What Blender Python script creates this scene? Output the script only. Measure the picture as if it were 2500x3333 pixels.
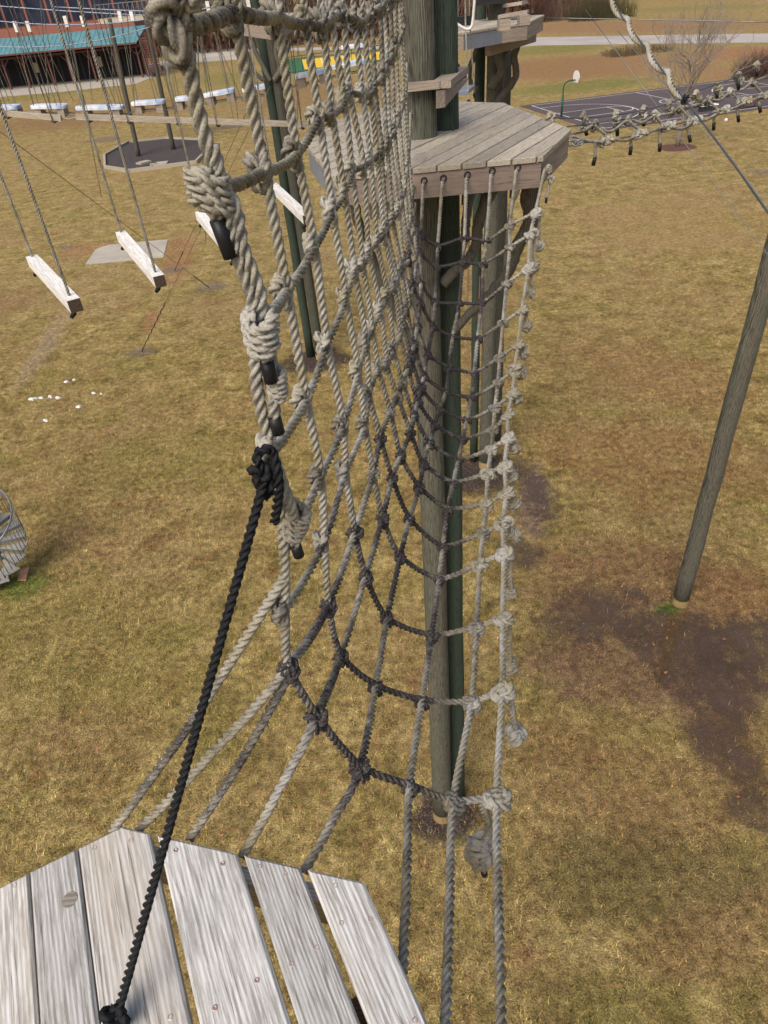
import bpy, bmesh, math, random
import numpy as np
from mathutils import Vector, Matrix

# ------------------------------------------------------------------ camera, world, sun
scene = bpy.context.scene
for o in list(bpy.data.objects): bpy.data.objects.remove(o)
col = scene.collection
F, HC = 2200.0, 13.0                       # focal length in photo pixels, eye height in metres
PPX, PPY = 1250.0, 1666.5
_d = np.array([1510 - PPX, 4440 - PPY, F]); _d /= np.linalg.norm(_d)     # plumb-line direction in the camera frame
_z = np.array([0, 0, 1.0]); _f = _z - _z.dot(_d) * _d; _f /= np.linalg.norm(_f)
RW = np.array([np.cross(_f, -_d), _f, -_d])      # rows: world axes in camera axes (x right, y down, z ahead)
EYE = np.array([0, 0, HC])
def ray(p): return RW @ np.array([p[0] - PPX, p[1] - PPY, F])
def at_z(p, z=0.0):
    r = ray(p); return EYE + r * ((z - HC) / r[2])
def at_y(p, y):
    r = ray(p); return EYE + r * (y / r[1])
def at_d(p, d): return EYE + ray(p) * (d / F)
def over(p, base):                               # the point above/below `base` (same distance) seen at pixel p
    r = ray(p); k = math.hypot(base[0], base[1]) / math.hypot(r[0], r[1]); return EYE + r * k

cd = bpy.data.cameras.new('camera'); cam = bpy.data.objects.new('camera', cd); col.objects.link(cam)
cd.sensor_fit = 'VERTICAL'; cd.sensor_height = 24; cd.lens = F / 3333.0 * 24
cd.clip_start = 0.05; cd.clip_end = 4000
rt, dn, fw = RW @ [1, 0, 0], RW @ [0, 1, 0], RW @ [0, 0, 1]
cam.matrix_world = Matrix(((rt[0], -dn[0], -fw[0], 0), (rt[1], -dn[1], -fw[1], 0), (rt[2], -dn[2], -fw[2], HC), (0, 0, 0, 1)))
scene.camera = cam

SUN_EL, SUN_AZ = math.radians(48), math.radians(-150)    # azimuth from +Y, clockwise seen from above
w = bpy.data.worlds.new('World'); scene.world = w; w.use_nodes = True
nt = w.node_tree; bgn = nt.nodes['Background']
sky = nt.nodes.new('ShaderNodeTexSky'); sky.sky_type = 'NISHITA'; sky.sun_disc = False
sky.sun_elevation = SUN_EL; sky.sun_rotation = SUN_AZ; sky.dust_density = 6.0; sky.air_density = 1.0; sky.ozone_density = 0.6
nt.links.new(sky.outputs[0], bgn.inputs[0]); bgn.inputs[1].default_value = 0.13
sd = bpy.data.lights.new('sun', 'SUN'); sun = bpy.data.objects.new('sun', sd); col.objects.link(sun)
sd.energy = 1.7; sd.angle = math.radians(40); sd.color = (1, 0.95, 0.88)
sv = Vector((math.sin(SUN_AZ) * math.cos(SUN_EL), math.cos(SUN_AZ) * math.cos(SUN_EL), math.sin(SUN_EL)))
sun.rotation_euler = sv.to_track_quat('Z', 'Y').to_euler(); sun.location = (0, 0, 40)
scene.view_settings.view_transform = 'Standard'; scene.view_settings.look = 'None'
scene.view_settings.exposure = 0.42; scene.view_settings.gamma = 1
rng = np.random.default_rng(7); random.seed(7)

# ------------------------------------------------------------------ helpers
def tag(o, label=None, cat=None, group=None, kind=None):
    if label: o['label'] = label
    if cat: o['category'] = cat
    if group: o['group'] = group
    if kind: o['kind'] = kind
    return o
def empty(name, loc, label=None, cat=None, group=None):
    o = bpy.data.objects.new(name, None); col.objects.link(o); o.location = [float(v) for v in loc]
    o.empty_display_size = 0.2
    return tag(o, label, cat, group)
def wloc(o):
    v = Vector((0, 0, 0))
    while o is not None: v = v + o.location; o = o.parent
    return v
class MB:
    """collects shapes in world coordinates; build() links them as one mesh object"""
    def __init__(s): s.V = []; s.Fc = []; s.n = 0; s.A = []; s.mi = []
    def add(s, v, f, att=None, mi=0):
        v = np.asarray(v, float); s.V.append(v); s.Fc.extend([[int(i) + s.n for i in q] for q in f]); s.n += len(v)
        s.A.append(np.zeros(len(v)) if att is None else np.asarray(att, float)); s.mi.extend([mi] * len(f)); return s
    def obb(s, c, ax, ay, az, bev=0):
        c = np.asarray(c, float); ax, ay, az = [np.asarray(q, float) for q in (ax, ay, az)]
        v = [c + i * ax + j * ay + k * az for k in (-1, 1) for j in (-1, 1) for i in (-1, 1)]
        return s.add(v, [(0, 2, 3, 1), (4, 5, 7, 6), (0, 1, 5, 4), (2, 6, 7, 3), (0, 4, 6, 2), (1, 3, 7, 5)])
    def box(s, x0, x1, y0, y1, z0, z1):
        return s.obb(((x0 + x1) / 2, (y0 + y1) / 2, (z0 + z1) / 2), ((x1 - x0) / 2, 0, 0), (0, (y1 - y0) / 2, 0), (0, 0, (z1 - z0) / 2))
    def bar(s, a, b, w_, h_, up=(0, 0, 1)):          # rectangular bar from a to b
        a = np.asarray(a, float); b = np.asarray(b, float); t = b - a; L = np.linalg.norm(t); t /= L
        u = np.asarray(up, float); sd_ = np.cross(t, u); sd_ /= np.linalg.norm(sd_); u = np.cross(sd_, t)
        return s.obb((a + b) / 2, t * L / 2, sd_ * w_ / 2, u * h_ / 2)
    def prism(s, poly, z0, z1, bev=0.0):              # convex or simple polygon, vertical walls, optional top chamfer
        p = np.asarray(poly, float)[:, :2]; n = len(p)
        rings = [np.c_[p, np.full(n, z0)]]
        if bev > 0:
            q = inset(p, bev)
            rings += [np.c_[p, np.full(n, z1 - bev)], np.c_[q, np.full(n, z1)]]
        else: rings += [np.c_[p, np.full(n, z1)]]
        f = [list(range(n))[::-1], list(range((len(rings) - 1) * n, len(rings) * n))]
        for k in range(len(rings) - 1):
            for i in range(n):
                j = (i + 1) % n; f.append((k * n + i, k * n + j, (k + 1) * n + j, (k + 1) * n + i))
        return s.add(np.vstack(rings), f)
    def tube(s, path, rad, seg=8, cap=True):
        P, T, N, B = frames(path); n = len(P); rad = np.broadcast_to(np.asarray(rad, float), (n,))
        a = np.linspace(0, 2 * math.pi, seg, endpoint=False)
        v = P[:, None] + rad[:, None, None] * (np.cos(a)[None, :, None] * N[:, None] + np.sin(a)[None, :, None] * B[:, None])
        f = sweepf(n, seg)
        if cap: f += [list(range(seg))[::-1], list(range((n - 1) * seg, n * seg))]
        return s.add(v.reshape(-1, 3), f)
    def rope(s, path, r, dirt=None, pitch=None, q=2, step=None, closed=False, fray=0.0):
        """three-strand laid rope: a three-lobed section that turns along the path"""
        pitch = pitch or r * 5.6; K = {3: 6, 2: 4, 1: 3, 0: 2}[q]; seg = 3 * K
        step = step or pitch / {3: 15, 2: 12, 1: 8, 0: 5}[q]
        P0 = np.asarray(path, float)
        P, u = resample(P0, step); P, T, N, B = frames(P); n = len(P)
        ds = np.r_[0, np.cumsum(np.linalg.norm(np.diff(P, axis=0), axis=1))]
        base = np.linspace(0, 2 * math.pi, seg, endpoint=False)
        phi = (base + math.pi / 3) % (2 * math.pi / 3) - math.pi / 3
        c, sg = 0.535 * r, 0.466 * r
        rr = c * np.cos(phi) + np.sqrt(np.maximum(sg * sg - (c * np.sin(phi)) ** 2, 0))
        ang = base[None] + (2 * math.pi * ds / pitch)[:, None]
        if fray: rr = rr[None] * (1 + fray * rng.standard_normal((n, seg)))
        else: rr = np.broadcast_to(rr[None], (n, seg))
        v = P[:, None] + (rr * np.cos(ang))[..., None] * N[:, None] + (rr * np.sin(ang))[..., None] * B[:, None]
        f = sweepf(n, seg) + [list(range(seg))[::-1], list(range((n - 1) * seg, n * seg))]
        if dirt is None: att = None
        elif np.isscalar(dirt): att = np.full(n * seg, dirt)
        else:
            d = np.interp(u, np.linspace(0, 1, len(dirt)) if len(dirt) != len(P0) else np.arange(len(P0)) / (len(P0) - 1), dirt)
            att = np.repeat(d, seg)
        return s.add(v.reshape(-1, 3), f, att)
    def build(s, name, mat, parent=None, smooth=False, origin=None):
        V_ = np.vstack(s.V)
        if parent is not None: o0 = np.array(wloc(parent))
        elif origin is not None: o0 = np.asarray(origin, float)
        else:
            o0 = V_.mean(0); o0[2] = V_[:, 2].min()
        me = bpy.data.meshes.new(name); fill(me, V_ - o0, s.Fc, smooth)
        att = np.concatenate(s.A)
        if att.any():
            a = me.attributes.new('dirt', 'FLOAT', 'POINT'); a.data.foreach_set('value', att.astype(np.float32))
        mats = mat if isinstance(mat, (list, tuple)) else [mat]
        for m in mats: me.materials.append(m)
        if len(mats) > 1: me.polygons.foreach_set('material_index', s.mi)
        o = bpy.data.objects.new(name, me); col.objects.link(o)
        if parent is not None: o.parent = parent
        else: o.location = o0
        return o
def fill(me, V_, faces, smooth):
    cnt = np.array([len(f) for f in faces], np.int32); loops = np.fromiter((i for f in faces for i in f), np.int32, int(cnt.sum()))
    me.vertices.add(len(V_)); me.vertices.foreach_set('co', np.ascontiguousarray(V_, np.float32).ravel())
    me.loops.add(len(loops)); me.loops.foreach_set('vertex_index', loops)
    me.polygons.add(len(cnt)); me.polygons.foreach_set('loop_start', np.r_[0, np.cumsum(cnt)[:-1]].astype(np.int32))
    me.polygons.foreach_set('use_smooth', np.full(len(cnt), bool(smooth)))
    me.update(calc_edges=True); me.validate()
def inset(p, d):
    n = len(p); out = []
    area = sum(p[i][0] * p[(i + 1) % n][1] - p[(i + 1) % n][0] * p[i][1] for i in range(n))
    sg = 1 if area > 0 else -1
    for i in range(n):
        a, b, c = p[i - 1], p[i], p[(i + 1) % n]
        u = (b - a) / (np.linalg.norm(b - a) + 1e-12); v = (c - b) / (np.linalg.norm(c - b) + 1e-12)
        nu, nv = np.array([-u[1], u[0]]) * sg, np.array([-v[1], v[0]]) * sg
        m = nu + nv; k = m.dot(nu); out.append(b + m * (d / max(k, 0.3)))
    return np.array(out)
def clip(poly, nrm, c):                            # keep the side nrm.p <= c
    out = []; n = len(poly)
    for i in range(n):
        a, b = poly[i], poly[(i + 1) % n]; da, db = nrm.dot(a) - c, nrm.dot(b) - c
        if da <= 0: out.append(a)
        if da * db < 0: out.append(a + (b - a) * (da / (da - db)))
    return out
def catmull(P, k=8, tens=0.5):
    P = np.asarray(P, float); out = []
    for i in range(len(P) - 1):
        p0 = P[max(i - 1, 0)]; p1 = P[i]; p2 = P[i + 1]; p3 = P[min(i + 2, len(P) - 1)]
        t = np.linspace(0, 1, k, endpoint=False)[:, None]
        m1, m2 = tens * (p2 - p0), tens * (p3 - p1)
        out.append((2 * t**3 - 3 * t**2 + 1) * p1 + (t**3 - 2 * t**2 + t) * m1 + (-2 * t**3 + 3 * t**2) * p2 + (t**3 - t**2) * m2)
    return np.vstack(out + [P[-1:]])
def resample(P, step):
    P = np.asarray(P, float); L = np.r_[0, np.cumsum(np.linalg.norm(np.diff(P, axis=0), axis=1))]
    n = max(3, int(L[-1] / step) + 1); s = np.linspace(0, L[-1], n)
    u = np.interp(s, L, np.linspace(0, 1, len(P)))
    return np.c_[np.interp(s, L, P[:, 0]), np.interp(s, L, P[:, 1]), np.interp(s, L, P[:, 2])], u
def frames(path):
    P = np.asarray(path, float); n = len(P)
    T = np.gradient(P, axis=0); T /= (np.linalg.norm(T, axis=1, keepdims=True) + 1e-12)
    N = np.zeros_like(P); a = np.array([0, 0, 1.0]) if abs(T[0][2]) < 0.9 else np.array([1.0, 0, 0])
    v = a - a.dot(T[0]) * T[0]; N[0] = v / np.linalg.norm(v)
    for i in range(1, n):
        v = N[i - 1] - N[i - 1].dot(T[i]) * T[i]; N[i] = v / (np.linalg.norm(v) + 1e-12)
    return P, T, N, np.cross(T, N)
def sweepf(n, seg):
    i = np.arange(n - 1)[:, None] * seg; j = np.arange(seg)[None]; k = (j + 1) % seg
    return np.stack([i + j, i + k, i + seg + k, i + seg + j], -1).reshape(-1, 4).tolist()
def arr(*a): return np.array(a, float)
def circle(c, r, n=32, jit=0.0, ry=None, seed=0):
    g = np.random.default_rng(seed); ph = g.uniform(0, 6.28, 4); am = g.uniform(0.3, 1, 4)
    t = np.linspace(0, 2 * math.pi, n, endpoint=False)
    k = 1 + jit * sum(am[i] * np.sin((i + 2) * t + ph[i]) for i in range(4)) / 1.5
    return np.c_[c[0] + r * k * np.cos(t), c[1] + (ry or r) * k * np.sin(t)]

# ------------------------------------------------------------------ materials
class NT:
    def __init__(s, name):
        s.m = bpy.data.materials.new(name); s.m.use_nodes = True; s.t = s.m.node_tree; s.b = s.t.nodes['Principled BSDF']
        s.b.inputs['Specular IOR Level'].default_value = 0.25
    def n(s, typ, ins=None, **props):
        q = s.t.nodes.new('ShaderNode' + typ)
        for k, v in props.items(): setattr(q, k, v)
        for k, v in (ins or {}).items():
            if hasattr(v, 'is_linked') or hasattr(v, 'links'): s.t.links.new(v, q.inputs[k])
            else: q.inputs[k].default_value = v
        return q
    def noise(s, vec, scale, detail=4, rough=0.55, dist=0.0):
        return s.n('TexNoise', {'Vector': vec, 'Scale': scale, 'Detail': detail, 'Roughness': rough, 'Distortion': dist}).outputs['Fac']
    def obj(s): return s.n('TexCoord').outputs['Object']
    def pos(s): return s.n('NewGeometry').outputs['Position']
    def scale(s, vec, sc, loc=(0, 0, 0), rot=(0, 0, 0)): return s.n('Mapping', {'Vector': vec, 'Scale': sc, 'Location': loc, 'Rotation': rot}).outputs[0]
    def rand(s): return s.n('ObjectInfo').outputs['Random']
    def add(s, a, b):
        q = s.n('VectorMath', operation='ADD'); s.t.links.new(a, q.inputs[0])
        if hasattr(b, 'links'): s.t.links.new(b, q.inputs[1])
        else: q.inputs[1].default_value = b
        return q.outputs[0]
    def math(s, op, a, b=0.0, clamp=False):
        q = s.n('Math', operation=op); q.use_clamp = clamp
        for i, v in enumerate((a, b)):
            if hasattr(v, 'links'): s.t.links.new(v, q.inputs[i])
            else: q.inputs[i].default_value = v
        return q.outputs[0]
    def rng(s, v, a, b, c=0.0, d=1.0, smooth=False):
        q = s.n('MapRange', {'Value': v, 'From Min': a, 'From Max': b, 'To Min': c, 'To Max': d}); q.clamp = True
        if smooth: q.interpolation_type = 'SMOOTHSTEP'
        return q.outputs[0]
    def mix(s, fac, a, b, blend='MIX'):
        q = s.n('Mix', data_type='RGBA', blend_type=blend)
        for k, v in ((0, fac), (6, a), (7, b)):
            if hasattr(v, 'links'): s.t.links.new(v, q.inputs[k])
            elif k == 0: q.inputs[0].default_value = v
            else: q.inputs[k].default_value = (*v, 1) if len(v) == 3 else v
        return q.outputs[2]
    def ramp(s, fac, stops):
        q = s.n('ValToRGB', {'Fac': fac}); cr = q.color_ramp
        while len(cr.elements) < len(stops): cr.elements.new(0.5)
        for e, (p, c) in zip(cr.elements, stops): e.position = p; e.color = (*c, 1)
        return q.outputs[0]
    def bump(s, h, strength=0.3, dist=0.01):
        s.t.links.new(s.n('Bump', {'Height': h, 'Strength': strength, 'Distance': dist}).outputs[0], s.b.inputs['Normal'])
    def out(s, color=None, rough=None, metal=None):
        for k, v in (('Base Color', color), ('Roughness', rough), ('Metallic', metal)):
            if v is None: continue
            if hasattr(v, 'links'): s.t.links.new(v, s.b.inputs[k])
            else: s.b.inputs[k].default_value = (*v, 1) if k == 'Base Color' else v
        return s.m
def plain(name, c, rough=0.7, metal=0.0, var=0.25, sc=8.0, bump=0.0):
    N = NT(name); v = N.noise(N.obj(), sc, 5, 0.6)
    cc = N.mix(N.rng(v, 0.3, 0.7), tuple(x * (1 - var) for x in c), tuple(min(1, x * (1 + var)) for x in c))
    if bump: N.bump(N.noise(N.obj(), sc * 6, 3), bump, 0.01)
    return N.out(cc, rough, metal)
def wood(name, light, dark, tint, along='X', sc=1.0, rough=0.8, bump=0.5, knots=True, spread=0.22):
    """weathered timber: grain runs along the object's own X (boards) or Z (poles)"""
    N = NT(name); o = N.obj(); rnd = N.rand()
    off = N.n('CombineXYZ', {'X': N.math('MULTIPLY', rnd, 37.0), 'Y': N.math('MULTIPLY', rnd, 91.0), 'Z': N.math('MULTIPLY', rnd, 53.0)}).outputs[0]
    p = N.add(o, off)
    ax = {'X': (1.0, 14, 14), 'Z': (14, 14, 1.0)}[along]
    warp = N.n('TexNoise', {'Vector': N.scale(p, tuple(q * 0.16 * sc for q in ax)), 'Scale': 1.0, 'Detail': 2.0}).outputs['Color']
    wv = N.n('VectorMath', {0: warp, 1: (0.5, 0.5, 0.5)}, operation='SCALE'); wv.inputs['Scale'].default_value = 0.16
    pw = N.add(p, wv.outputs[0])
    rings = N.n('TexWave', {'Vector': N.scale(pw, (0.10, 1, 1) if along == 'X' else (1, 1, 0.10)), 'Scale': 26.0 * sc, 'Distortion': 13.0 if along == 'X' else 24.0, 'Detail': 3.0, 'Detail Scale': 0.22, 'Detail Roughness': 0.6}, wave_type='BANDS', bands_direction='Y' if along == 'X' else 'X').outputs['Fac']
    fine = N.noise(N.scale(p, tuple(q * 5 * sc for q in ax)), 1.5, 5, 0.7)
    blot = N.noise(N.scale(p, tuple(q * 0.35 * sc for q in ax)), 1.0, 4, 0.6)
    c = N.mix(N.rng(rings, 0.05, 0.75, 0.55 if along == 'X' else 0.1, 1.0), dark, light)
    c = N.mix(N.math('ADD', N.rng(fine, 0.40, 0.56), 0.15, True), dark, c)
    c = N.mix(N.math('MULTIPLY', N.rng(blot, 0.45, 0.75), 0.6), c, tint)
    streak = N.noise(N.scale(p, tuple(q * 1.6 * sc for q in ax)), 1.0, 3, 0.6)
    c = N.mix(N.math('MULTIPLY', N.rng(streak, 0.66, 0.82), 0.5), c, tuple(q * 0.35 for q in dark))
    ck = N.noise(N.scale(p, tuple(q * sc for q in ((0.5, 17, 17) if along == 'X' else (11, 11, 0.45)))), 1.6, 3, 0.5)
    crack = N.math('MULTIPLY', N.rng(N.math('ABSOLUTE', N.math('SUBTRACT', ck, 0.5)), 0.0, 0.012, 1.0, 0.0), N.rng(blot, 0.34, 0.5))
    c = N.mix(N.math('MULTIPLY', crack, 0.8), c, tuple(q * 0.3 for q in dark))
    hv = N.n('HueSaturation', {'Color': c, 'Value': N.rng(rnd, 0, 1, 1 - spread, 1 + spread), 'Saturation': 1.0}).outputs[0]
    h = N.math('ADD', N.math('MULTIPLY', fine, 0.7), N.math('MULTIPLY', rings, 0.3))
    N.bump(h, bump, 0.006)
    return N.out(hv, rough)
def rope_mat(name, tan, grey, dark):
    N = NT(name); p = N.pos()
    d = N.n('Attribute', attribute_name='dirt').outputs['Fac']
    big = N.noise(p, 5.0, 3, 0.6); mid = N.noise(p, 22.0, 4, 0.65); fib = N.noise(p, 260.0, 2, 0.6)
    k = N.math('ADD', d, N.math('MULTIPLY', N.math('SUBTRACT', mid, 0.5), 1.5))
    light = N.mix(N.rng(big, 0.4, 0.62), tan, grey)
    c = N.mix(N.rng(k, 0.25, 0.85), light, dark)
    sp = N.math('MULTIPLY', N.rng(fib, 0.56, 0.7), N.rng(mid, 0.4, 0.6, 0.2, 0.7))
    c = N.mix(sp, c, grey)
    c = N.mix(N.math('MULTIPLY', N.rng(fib, 0.46, 0.3), 0.6), c, tuple(x * 0.45 for x in dark))
    moss = N.math('MULTIPLY', N.rng(N.noise(p, 9.0, 3), 0.6, 0.75), 0.35)
    c = N.mix(moss, c, (0.16, 0.16, 0.07))
    N.bump(fib, 0.25, 0.0015)
    return N.out(c, 0.92)

M = {}
M['rope'] = rope_mat('laid_rope', (0.26, 0.235, 0.168), (0.36, 0.35, 0.315), (0.040, 0.034, 0.036))
M['black'] = plain('black_rope', (0.007, 0.008, 0.010), 0.6, 0, 0.4, 60, 0.4)
M['tape'] = plain('black_tape', (0.012, 0.012, 0.014), 0.45)
M['deck'] = wood('grey_decking', (0.53, 0.53, 0.525), (0.24, 0.225, 0.205), (0.45, 0.395, 0.32))
M['deckfar'] = wood('weathered_decking', (0.40, 0.36, 0.30), (0.20, 0.175, 0.14), (0.36, 0.31, 0.21), sc=1.2)
M['fascia'] = wood('brown_fascia', (0.22, 0.175, 0.15), (0.16, 0.125, 0.105), (0.20, 0.155, 0.125), bump=0.25, spread=0.1)
M['fasciagrey'] = wood('grey_fascia', (0.33, 0.28, 0.235), (0.20, 0.165, 0.135), (0.28, 0.22, 0.17), bump=0.4, spread=0.1)
M['bluemetal'] = plain('blue_grey_flashing', (0.20, 0.225, 0.28), 0.45, 0.3, 0.15, 3)
M['whitewood'] = wood('bleached_timber', (0.78, 0.77, 0.75), (0.52, 0.50, 0.47), (0.72, 0.70, 0.66), spread=0.08)
M['darkend'] = wood('end_grain', (0.10, 0.07, 0.05), (0.03, 0.02, 0.015), (0.06, 0.045, 0.03), spread=0.05)
M['pole'] = wood('grey_pole', (0.135, 0.125, 0.098), (0.030, 0.029, 0.023), (0.065, 0.085, 0.06), 'Z', sc=1.0)
M['polegreen'] = wood('green_pole', (0.055, 0.075, 0.055), (0.020, 0.030, 0.023), (0.04, 0.065, 0.045), 'Z', sc=1.0)
M['polebase'] = wood('fresh_pole_foot', (0.34, 0.25, 0.11), (0.20, 0.14, 0.06), (0.25, 0.19, 0.09), 'Z')
M['limb'] = wood('bare_limb', (0.17, 0.155, 0.13), (0.06, 0.055, 0.048), (0.12, 0.13, 0.11), 'Z', sc=1.2)
M['joist'] = wood('joist', (0.13, 0.085, 0.05), (0.06, 0.04, 0.022), (0.10, 0.08, 0.04))
M['steel'] = plain('steel_cable', (0.16, 0.17, 0.18), 0.4, 0.8, 0.2)
M['galv'] = plain('galvanised_steel', (0.20, 0.215, 0.23), 0.4, 0.6, 0.15)
M['screw'] = plain('coppery_screw', (0.42, 0.33, 0.28), 0.4, 0.7, 0.2, 200)
M['iron'] = plain('dark_iron', (0.03, 0.032, 0.034), 0.5, 0.5)

def mulch(name, a, b):
    N = NT(name); p = N.pos(); v = N.n('TexVoronoi', {'Vector': p, 'Scale': 14.0}).outputs['Color']
    g = N.n('RGBToBW', {'Color': v}).outputs[0]
    c = N.mix(g, a, b); N.bump(g, 1.0, 0.04); return N.out(c, 0.95)
M['mulch'] = mulch('dark_mulch', (0.022, 0.019, 0.020), (0.095, 0.08, 0.075))
M['barepatch'] = mulch('bare_earth', (0.17, 0.135, 0.11), (0.30, 0.25, 0.20))
def slab(name, c, sc=0.6):
    N = NT(name); p = N.pos(); a = N.noise(p, sc, 6, 0.65); b = N.noise(p, sc * 30, 3)
    cc = N.mix(N.rng(a, 0.35, 0.7), tuple(x * 0.8 for x in c), tuple(x * 1.12 for x in c))
    cc = N.mix(N.math('MULTIPLY', N.rng(b, 0.5, 0.7), 0.25), cc, tuple(x * 0.6 for x in c))
    return N.out(cc, 0.85)
M['concrete'] = slab('concrete', (0.36, 0.33, 0.28))
M['road'] = slab('pale_road', (0.36, 0.33, 0.31), 0.1)
M['court'] = slab('maroon_court', (0.085, 0.066, 0.068), 0.12)
M['line'] = plain('white_line_paint', (0.62, 0.60, 0.58), 0.7)

# ------------------------------------------------------------------ ground colour (shared by the soil sheet and the grass)
GOLD, TAN, STRAW = (0.29, 0.22, 0.075), (0.285, 0.21, 0.11), (0.35, 0.275, 0.11)
GREEN, BROWN, CLAY, MUD = (0.135, 0.145, 0.040), (0.185, 0.110, 0.058), (0.26, 0.13, 0.075), (0.085, 0.058, 0.045)
def pe(p0, p1, w_, colr, amt, fray=0.5):           # a worn strip between two photo pixels lying on the ground, w_ metres half wide
    a, b = at_z(p0), at_z(p1); c = (a + b) / 2; L = np.linalg.norm(b - a) / 2
    return (c[0], c[1], max(L, 0.3) + w_ * 0.4, w_, math.atan2(b[1] - a[1], b[0] - a[0]), colr, amt, fray)
PATCH = [
    pe((1800, 1450), (2500, 1560), 2.4, (0.225, 0.135, 0.065), 0.6), pe((1720, 2420), (2300, 2650), 1.3, (0.20, 0.125, 0.06), 0.6), pe((1850, 2750), (2500, 2850), 0.8, (0.13, 0.10, 0.045), 0.6), pe((0, 1900), (600, 2300), 2.2, (0.20, 0.165, 0.055), 0.5), pe((250, 1500), (800, 1500), 2.0, (0.19, 0.165, 0.05), 0.4), pe((100, 2400), (500, 2400), 1.0, (0.22, 0.145, 0.075), 0.5),
        pe((600, 330), (0, 420), 13, BROWN, 0.75), pe((700, 130), (1050, 150), 30, BROWN, 0.8), pe((1150, 330), (900, 290), 14, BROWN, 0.6),
    pe((1780, 200), (2000, 235), 15, (0.22, 0.125, 0.065), 0.95, 0.25), pe((1700, 300), (2080, 262), 5, GREEN, 0.8, 0.3), pe((1700, 162), (1900, 158), 9, GREEN, 0.7, 0.3),
    pe((1600, 88), (2500, 84), 16, (0.23, 0.135, 0.08), 0.85, 0.3), pe((2100, 30), (2500, 20), 10, GREEN, 0.4), pe((2300, 185), (2480, 160), 9, CLAY, 0.9), pe((2420, 260), (2280, 225), 4, CLAY, 0.55),
    pe((2050, 180), (2300, 250), 9, (0.24, 0.15, 0.08), 0.6), pe((400, 270), (0, 330), 7, GREEN, 0.55), pe((640, 250), (950, 260), 10, GREEN, 0.5),
    pe((200, 820), (340, 800), 1.5, CLAY, 0.6), pe((600, 760), (560, 920), 1.0, CLAY, 0.7), pe((480, 1080), (505, 1010), 0.5, CLAY, 0.7), pe((20, 1010), (40, 950), 2.0, BROWN, 0.5),
    pe((60, 1260), (230, 1000), 0.55, (0.27, 0.22, 0.17), 0.5), pe((330, 1160), (520, 1200), 1.2, GREEN, 0.3), pe((150, 1750), (300, 1720), 1.2, BROWN, 0.4), pe((60, 1930), (90, 1900), 0.7, (0.09, 0.14, 0.03), 0.8),
    pe((1745, 1520), (1720, 1760), 0.55, (0.19, 0.135, 0.11), 0.95), pe((1760, 1880), (2420, 1950), 2.0, (0.19, 0.115, 0.065), 0.9), pe((1720, 2120), (2450, 2230), 1.35, (0.16, 0.10, 0.065), 0.95),
    pe((2280, 2100), (2390, 2560), 0.95, (0.15, 0.095, 0.06), 0.95), pe((2420, 2350), (2500, 2750), 0.6, (0.17, 0.11, 0.045), 0.7), pe((2300, 1980), (2500, 1900), 1.2, (0.2, 0.12, 0.06), 0.8),
    pe((2150, 1990), (2200, 1975), 0.22, (0.07, 0.15, 0.02), 0.95, 0.2), pe((1750, 2850), (2450, 2900), 0.8, (0.12, 0.095, 0.04), 0.6), pe((2050, 3150), (2500, 3000), 0.6, BROWN, 0.55), pe((1800, 3250), (2300, 3300), 0.6, (0.15, 0.135, 0.04), 0.5), pe((1430, 2690), (1470, 2720), 0.3, (0.09, 0.15, 0.03), 0.5),
    pe((1900, 1150), (2400, 1300), 2.4, (0.25, 0.155, 0.08), 0.6), pe((2000, 700), (2500, 760), 6, (0.27, 0.185, 0.085), 0.5), pe((1250, 1250), (1750, 1250), 1.6, (0.25, 0.16, 0.08), 0.35),
]
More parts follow.
